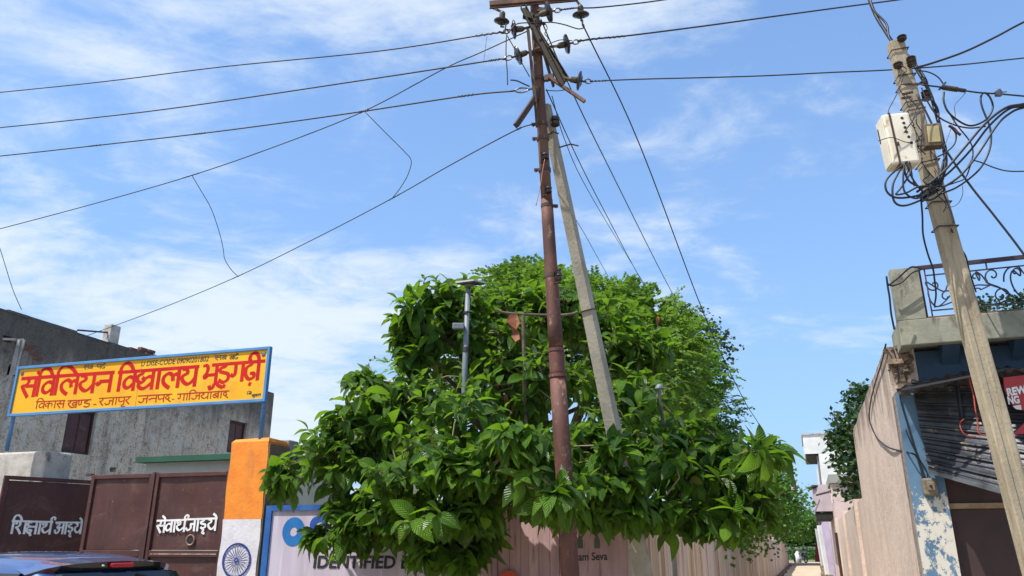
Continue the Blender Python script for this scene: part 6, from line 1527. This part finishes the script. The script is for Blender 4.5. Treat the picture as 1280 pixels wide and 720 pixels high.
# nothing may pierce the boards or the wall: keep the tips off the wall below its top
off_wall = (T-np.array(G.P)) @ np.array(G.n); low = (T[:,2] < 2.25) & (off_wall < .30); T[low] += np.array(G.n)[None]*(.30-off_wall[low])[:,None]
T, Dr = T[keep], Dr[keep]
B, D, U, Ls = rosettes(T, Dr, rng, L0=.222)
# hand placed large sprays: right tip over the alley, front of the pole
extra = [((938,556),(1,.0,-.1),7.0),((962,560),(1,-.1,.1),6.7),((975,572),(1,-.1,-.3),6.6),((650,600),(-.2,-1,0),6.45),((672,585),(.3,-1,.1),6.4),((735,612),(.4,-1,.0),6.6),((398,680),(-.6,-.4,-.8),8.2),((425,690),(-.1,-.4,-1),8.2),
         ((545,645),(-.1,-1,-.1),7.0),((505,655),(-.4,-.8,-.2),7.1),((438,478),(-.8,-.2,.6),8.0),((530,348),(-.3,-.3,1),8.6),((497,375),(-1,-.2,.5),8.6),((488,400),(-1,-.1,0),8.6),((800,505),(.2,-.8,.3),8.0),((833,500),(.3,-.6,-.2),7.8)]
eT = np.array([at(p[0][0], p[0][1], p[2]) for p in extra]); eD = unit(np.array([p[1] for p in extra], float))
B2_, D2_, U2_, L2_ = rosettes(eT, eD, rng, L0=.225, nmin=7, nmax=10)
big = np.array([at(955,572,6.7), at(968,566,6.7), at(950,575,6.75), at(968,580,6.7)]); 
B3_ = big; D3_ = unit(np.array([(.75,-.2,.55),(.95,-.1,.15),(.3,-.2,-.8),(.85,-.2,-.35)])); U3_ = unit(np.array([(-.3,-.5,.8),(-.1,-.5,.85),(.2,-.9,.3),(.2,-.6,.7)])); L3_ = np.array([.29,.31,.26,.29])
B = np.concatenate([B,B2_,B3_]); D = np.concatenate([D,D2_,D3_]); U = np.concatenate([U,U2_,U3_]); Ls = np.concatenate([Ls,L2_,L3_])
# dark interior filler leaves
nf = 2800; idx = rng.integers(0, len(BL), nf); cs = []; 
for i in idx:
    px, py, rx, ry, Y, ryd, n = BL[i]
    c, r = blob(px, py, rx, ry, Y, ryd); v = unit(rng.normal(size=3)); cs.append(c+v*r*.62*rng.uniform(0,1)**.4)
FB = np.array(cs); ow = (FB-np.array(G.P)) @ np.array(G.n); lw2 = (FB[:,2] < 2.25) & (ow < .22); FB = FB[~lw2]; nf = len(FB)
FD = unit(rng.normal(size=(nf,3))*np.array([1,1,.5])-np.array([0,0,.35])); FU = unit(rng.normal(0,.4,(nf,3))+np.array([0,0,1])); FL = rng.uniform(.16,.24,nf)
x_, y_, f_ = project_np(B); size = Ls/f_ + 0.02*rng.uniform(size=len(Ls)); outer = np.linalg.norm((B-crown_c)*np.array([.4,1,.6]), axis=1)
score = size*(1+.0*outer) - .02*np.maximum(0, B[:,1]-7.5); score[(y_ > 720)] = -1
order = np.argsort(-score); top = order[:296]; rest = order[296:]
add_leaf_objects(B[top], D[top], U[top], Ls[top], M['big_leaf'], kt, rng)
org = world_loc(kt)
me = leaf_mass_mesh('leaf_mass', np.concatenate([B[rest],FB]), np.concatenate([D[rest],FD]), np.concatenate([U[rest],FU]), np.concatenate([Ls[rest],FL]), M['big_leaf'], org, rng)
o = bpy.data.objects.new('leaf_mass', me); C.objects.link(o); o.parent = kt; o['kind'] = 'stuff'
# trunk, limbs, twigs
mb = MB(); mb.tube(smooth_path([tb, tb+Vector((.05,-.02,1.2)), tb+Vector((-.05,-.15,2.2)), tb+Vector((-.1,-.4,3.0))], 6), [.14-.004*k for k in range(19)], 10); trunk = part('trunk', mb, M['bark'], kt, smooth=True)
fork = tb+Vector((-.08,-.3,2.4))
for (c, r) in limb_ends[:22]:
    mid = fork.lerp(c, .5)+Vector((rng.uniform(-.1,.1), rng.uniform(-.1,.1), .25)); Q = smooth_path([fork+Vector((0,0,rng.uniform(-.6,.5))), mid, c], 5)
    mb = MB(); mb.tube(Q, [.05-.038*k/(len(Q)-1) for k in range(len(Q))], 7); part('limb', mb, M['bark'], kt, smooth=True)
mb = MB(); ends = np.array([tuple(c) for c, r in limb_ends])
for t, d in zip(np.concatenate([T,eT]), np.concatenate([Dr,eD])):
    e = Vector(ends[np.argmin(np.linalg.norm(ends-t, axis=1))]); t = Vector(t); d = Vector(d); s = e.lerp(t, .35)
    mb.tube([s, s.lerp(t,.6)-Vector((0,0,.03)), t-d*.16, t], [.009,.007,.005,.003], 4, cap=False)
part('twigs', mb, M['twig'], kt, kind='stuff')
# dry curled leaves caught in the middle
for k, (px, py, s) in enumerate(((636,400,.17),(642,416,.15),(646,395,.14),(622,470,.16),(632,492,.18),(640,505,.15),(652,470,.14),(628,447,.12),(745,432,.12),(822,395,.13))):
    dd = Vector((rng.uniform(-.4,.4), -.4, -1)).normalized(); b = at(px, py, 8.45); s = s*.8; dv, yv, zv = frames(np.array([tuple(dd)]), np.array([[rng.uniform(-1,1), -1, .3]]))
    TV, TF, TUV = TEMPL[3]; V = np.array(b)+s*(TV[:,0:1]*dv+TV[:,1:2]*.8*yv+TV[:,2:3]*zv); me = np_mesh('dry_leaf', V, TF, M['dead_leaf'], org, TUV[TF.ravel()], True); o = bpy.data.objects.new('dry_leaf', me); C.objects.link(o); o.parent = kt

# ---- fine leafed trees: compound sprays
def sprays(C_, Dd, rng, n_leaf=14, L=.34, lw=.10, lh=.028, curve=.35):
    jit = .15 if n_leaf > 12 else .55
    """fronds: a row of paired narrow leaflets along a drooping axis; returns V,F"""
    n = len(C_); m = n_leaf; t = np.linspace(.12, 1, m//2); Vs = []
    d = unit(Dd); side = unit(np.cross(d, np.array([0,0,1.0])+rng.normal(0,.25,(n,3)))); up = np.cross(side, d)
    Lr = L*rng.uniform(.7,1.2,n)[:,None]
    for tt in t:
        p = C_+d*Lr*tt - np.array([0,0,1.0])*(curve*Lr*tt*tt)
        for s in (-1, 1):
            a = unit(side*s + d*.55 - np.array([0,0,.25]) + rng.normal(0,jit,(n,3))); w = unit(np.cross(a, up+rng.normal(0,.2+jit,(n,3)))); l = lw*(1-.35*tt)*rng.uniform(.8,1.2,(n,1))
            p = p + rng.normal(0, lw*.35*(jit > .3), (n,3))
            Vs.append(np.stack([p, p+a*l*.5+w*lh, p+a*l, p+a*l*.5-w*lh], axis=1))
    V = np.concatenate(Vs).reshape(-1,3); F = np.arange(len(V)).reshape(-1,4); return V, F
def crown(name, parent, blobs, n_per_m2, rng, mat, L, lw, lh, n_leaf, face=None, inner=.5, curve=.35):
    CC, DD = [], []; tot = 0
    for (c, r) in blobs:
        n = int(n_per_m2*4*math.pi*((r[0]*r[1]+r[1]*r[2]+r[0]*r[2])/3)); P, v = sample_blob(c, r, n, rng, inner, .1)
        # clumps: jitter radius with a low frequency bump
        ph = rng.uniform(0,6,3); bump = 1+.17*np.sin(v[:,0]*7+ph[0])*np.sin(v[:,1]*6+ph[1])+.13*np.sin(v[:,2]*9+ph[2]+v[:,0]*4); P = c+(P-c)*bump[:,None]
        CC.append(P); DD.append(unit(v+rng.normal(0,.45,(n,3))+np.array([0,0,.15])))
    V, F = sprays(np.concatenate(CC), np.concatenate(DD), rng, n_leaf, L, lw, lh, curve)
    me = np_mesh(name, V, F, mat, world_loc(parent)); o = bpy.data.objects.new(name, me); C.objects.link(o); o.parent = parent; o['kind'] = 'stuff'; return o
def tree_wood(t, base, cs, r0=.16, fork_z=2.5):
    fk = base+Vector((0,0,fork_z)); mb = MB(); mb.tube([base, base.lerp(fk,.5)+Vector((.06,.03,0)), fk], [r0, r0*.85, r0*.7], 9); part('trunk', mb, M['bark'], t, smooth=True)
    for c in cs:
        c = Vector(c); Q = smooth_path([fk, fk.lerp(c,.5)+Vector((0,0,.3)), c], 5); mb = MB(); mb.tube(Q, [r0*.55*(1-.8*k/(len(Q)-1)) for k in range(len(Q))], 6); part('limb', mb, M['bark'], t, smooth=True)
def fine_tree(label, base, px_blobs, mat, dens, L=.34, lw=.10, lh=.028, n_leaf=14, name='fine_leaf_tree', r0=.16, fork_z=2.5, inner=.5, curve=.35):
    base = Vector(base); t = thing(name, label, 'tree', base); bl = [blob(*b[:6]) for b in px_blobs]
    tree_wood(t, base, [c for c, r in bl][:8], r0, fork_z); crown('crown', t, bl, dens, rng, mat, L, lw, lh, n_leaf, inner=inner, curve=curve); return t
fine_tree('tall pale green fine leafed tree rising behind the big leafed one', at(690,600,14.6).to_2d().to_3d(), [
 (660,402,62,56,14.5,1.3),(705,416,86,56,14.8,1.5),(765,430,74,56,14.6,1.4),(620,440,70,65,14.4,1.2),(662,358,42,20,14.8,.8),(622,354,16,11,14.8,.4),(722,380,52,22,14.8,.9),(790,398,48,30,14.8,.8),(828,430,38,32,14.6,.8),(545,460,44,40,14.6,.8),(765,374,26,11,15.0,.5),(805,480,70,60,14.2,1.2),(690,344,16,7,14.8,.4),(642,340,12,6,14.8,.3),(740,360,14,7,15.0,.3)],
 M['fine_leaf'], 30, .46, .145, .030, 16)
fine_tree('darker green fine leafed tree at the right shoulder of the tall crown', at(850,600,17.5).to_2d().to_3d(), [
 (852,475,48,42,17,1.2),(878,520,38,44,17.2,1.1),(830,540,70,56,16.6,1.2),(880,560,34,30,17,.8),(835,425,32,26,17.2,.7)],
 M['bush_leaf'], 34, .36, .12, .028, 14, r0=.14)
fine_tree('loose dark branch tree sticking out at the right of the tall crown', at(870,600,19).to_2d().to_3d(), [
 (866,420,22,16,18.5,.6),(893,432,12,8,18.5,.4),(850,402,18,10,18.5,.4),(880,455,14,12,18.5,.4),(862,390,8,6,18.5,.3),(903,424,7,5,18.5,.3),(898,450,7,5,18.5,.3)],
 M['dark_leaf'], 24, .34, .15, .04, 10, r0=.10, fork_z=4.5)
fine_tree('round small leafed bush tree over the alley wall beyond the big leafed tree', (xl(24)-1.0, 24, 0), [
 (960,630,42,40,23,1.0),(925,640,36,38,21,.9),(980,640,15,18,25,.7),(900,625,40,40,19,.9),(950,600,30,20,23,.6),(880,650,30,30,17,.7)],
 M['bush_leaf'], 32, .26, .15, .045, 10, name='bush_tree', r0=.1, fork_z=1.9)
fine_tree('dark leafed tree leaning over the peach side wall', (xr(17)+1.5, 17.0, 0), [
 (1064,545,17,28,16.5,.5),(1054,560,9,18,16.3,.35),(1077,502,11,14,17,.4),(1066,585,10,24,16.2,.3),(1062,612,7,10,16,.25),(1085,540,18,44,17,.6),(1048,532,6,7,16.3,.2),(1071,490,5,5,17,.2),(1050,580,4,10,16,.15)],
 M['dark_leaf'], 40, .20, .15, .045, 8, name='dark_leaf_tree', r0=.09, fork_z=2.6)
fine_tree('bright green tree reaching over the far part of the alley', (xl(76)-1.2, 76, 0), [
 (1006,652,17,8,76,1.2),(994,658,9,10,76,1.2),(1020,655,7,5,77,.8),(1010,662,10,4,77,.8)],
 M['bush_leaf'], 16, .7, .34, .10, 8, name='alley_tree', r0=.16, fork_z=2.2)
# far wood behind the field: reads as one mass
mb_c = []; 
for k in range(34):
    x = 8+k*3.1+rng.uniform(-1,1); Y = 118+rng.uniform(-4,10); h = rng.uniform(2.0,4.2); mb_c.append((np.array([x, Y, h*.62]), np.array([2.6, 2.0, h*.66])))
fw = thing('far_trees', 'far green belt of trees beyond the field at the end of the alley', 'trees', (60, 118, 0)); 
CC = []; V_all = []
o = crown('foliage', fw, mb_c, 9, rng, M['far_leaf'], .9, .5, .16, 6, inner=.3)
# low shrubs in front of the far wall
sh = thing('field_shrubs', 'low green shrubs at the edge of the field before the far wall', 'shrubs', (35, 86, 0))
mb_c = [(np.array([26+k*1.7+rng.uniform(-.5,.5), 86+rng.uniform(-1,2), .42]), np.array([1.1,.8,.45+rng.uniform(0,.25)])) for k in range(18)]
crown('foliage', sh, mb_c, 22, rng, M['far_leaf'], .4, .26, .07, 6, inner=.3)

# ------------------------------------------------------------------ things in and behind the big leafed tree
YS = 8.25
sl_ = thing('solar_street_light', 'slim grey post with a flat pale solar panel among the leaves', 'street light', atz(577, YS, 0))
mb = MB(); mb.tube([atz(574, YS, 0), at(581,462,YS), at(585,362,YS)], [.036,.032,.028], 12); part('post', mb, M['grey_paint'], sl_, smooth=True)
for y, h in ((440,.05),(392,.02)):
    p = at(582.5-.02*(y-440), y, YS); mb = MB(); mb.lathe(p, UP, [(0,.040),(h,.040)], 14); part('collar', mb, M['iron_black'], sl_)
pc = at(588.5, 353, YS); pa = (at(605,351,YS-.12)-at(572,355,YS+.12)).normalized(); pb_ = norm((-.25,.95,.16)); pb_ = (pb_-pa*pb_.dot(pa)).normalized(); pn = pa.cross(pb_)
if pn.z < 0: pn = -pn
mb = MB(); mb.box(pc, (.27,.22,.018), (pa, pb_, pn)); part('panel', mb, M['solar'], sl_)
mb = MB(); mb.box(pc-pn*.016, (.25,.20,.012), (pa, pb_, pn)); part('panel_tray', mb, M['solar_dark'], sl_)
mb = MB(); mb.box(pc-pn*.03-pa*.02, (.09,.07,.03), (pa, pb_, pn)); part('bracket', mb, M['grey_paint'], sl_)
mb = MB(); mb.box(at(573,408,YS-.05), (.13,.06,.07)); part('lamp_head', mb, M['grey_paint'], sl_, bevel=.01)
rp_ = thing('pipe_frame', 'thin rusty pipe cross of a dry branch frame tied behind the steel pole', 'frame', at(655, 470, 8.35))
mb = MB(); mb.tube(smooth_path([at(618,388,8.35), at(640,392,8.35), at(690,394,8.35), at(712,393,8.35), at(722,390,8.35)], 4), .017, 7); part('cross_pipe', mb, M['bark'], rp_)
mb = MB(); mb.tube([at(654,394,8.35), at(655,440,8.35), at(656,500,8.35), atz(660,8.35,2.3)], .022, 7); part('upright_pipe', mb, M['bark'], rp_)
sc_ = MB(); c_ = at(640, 402, 8.0)
P0 = [(637,393),(646,393),(650,404),(645,412),(638,410),(633,402)]; P1 = [(641,411),(648,413),(650,424),(644,427),(639,420)]
for k, PP in enumerate((P0, P1)):
    q = [at(x, y, 8.0+.03*math.sin(i*2)) for i, (x, y) in enumerate(PP)]; sc_.poly(q); sc_.poly([p+Vector((0,.02,0)) for p in reversed(q)])
solo('cloth_rag', sc_, M['dead_leaf'], 'faded red brown rag hung on the thin pipe left of the steel pole', 'rag', c_)
cp_ = thing('lamp_cap', 'small grey lamp cap on a thin pale pipe poking from leaves right of the strut', 'lamp', at(824,500,8.0))
mb = MB(); mb.lathe(at(824,483.5,7.75)-UP*.02, UP, [(0,.045),(.02,.04),(.05,.012)], 12); part('cap', mb, M['grey_paint'], cp_)
mb = MB(); mb.tube([at(824,485,7.75), at(826,505,7.8), at(829,530,7.9)], .018, 8); part('pipe', mb, M['galv'], cp_)
# balcony plants
for k, (px, py, s) in enumerate(((1232,386,.11),(1222,388,.07),(1266,385,.11),(1281,380,.12))):
    c = np.array(at(px, py, 7.3)); t = thing('potted_plant', ('dark leafy plant behind the scrolls just right of the concrete pole', 'small low plant sprig close beside the concrete pole behind the railing', 'bushy plant behind the railing near the right edge', 'taller plant behind the railing at the right edge')[k], 'plant', Vector(c)-UP*.15, 'plants on the balcony')
    crown('foliage', t, [(c, np.array([s, s*.6, s*.75]))], 300, rng, M['dark_leaf'], .07, .05, .016, 8)
    mb = MB(); mb.tube([Vector(c)-UP*.2, Vector(c)], .006, 5); part('stem', mb, M['twig'], t)
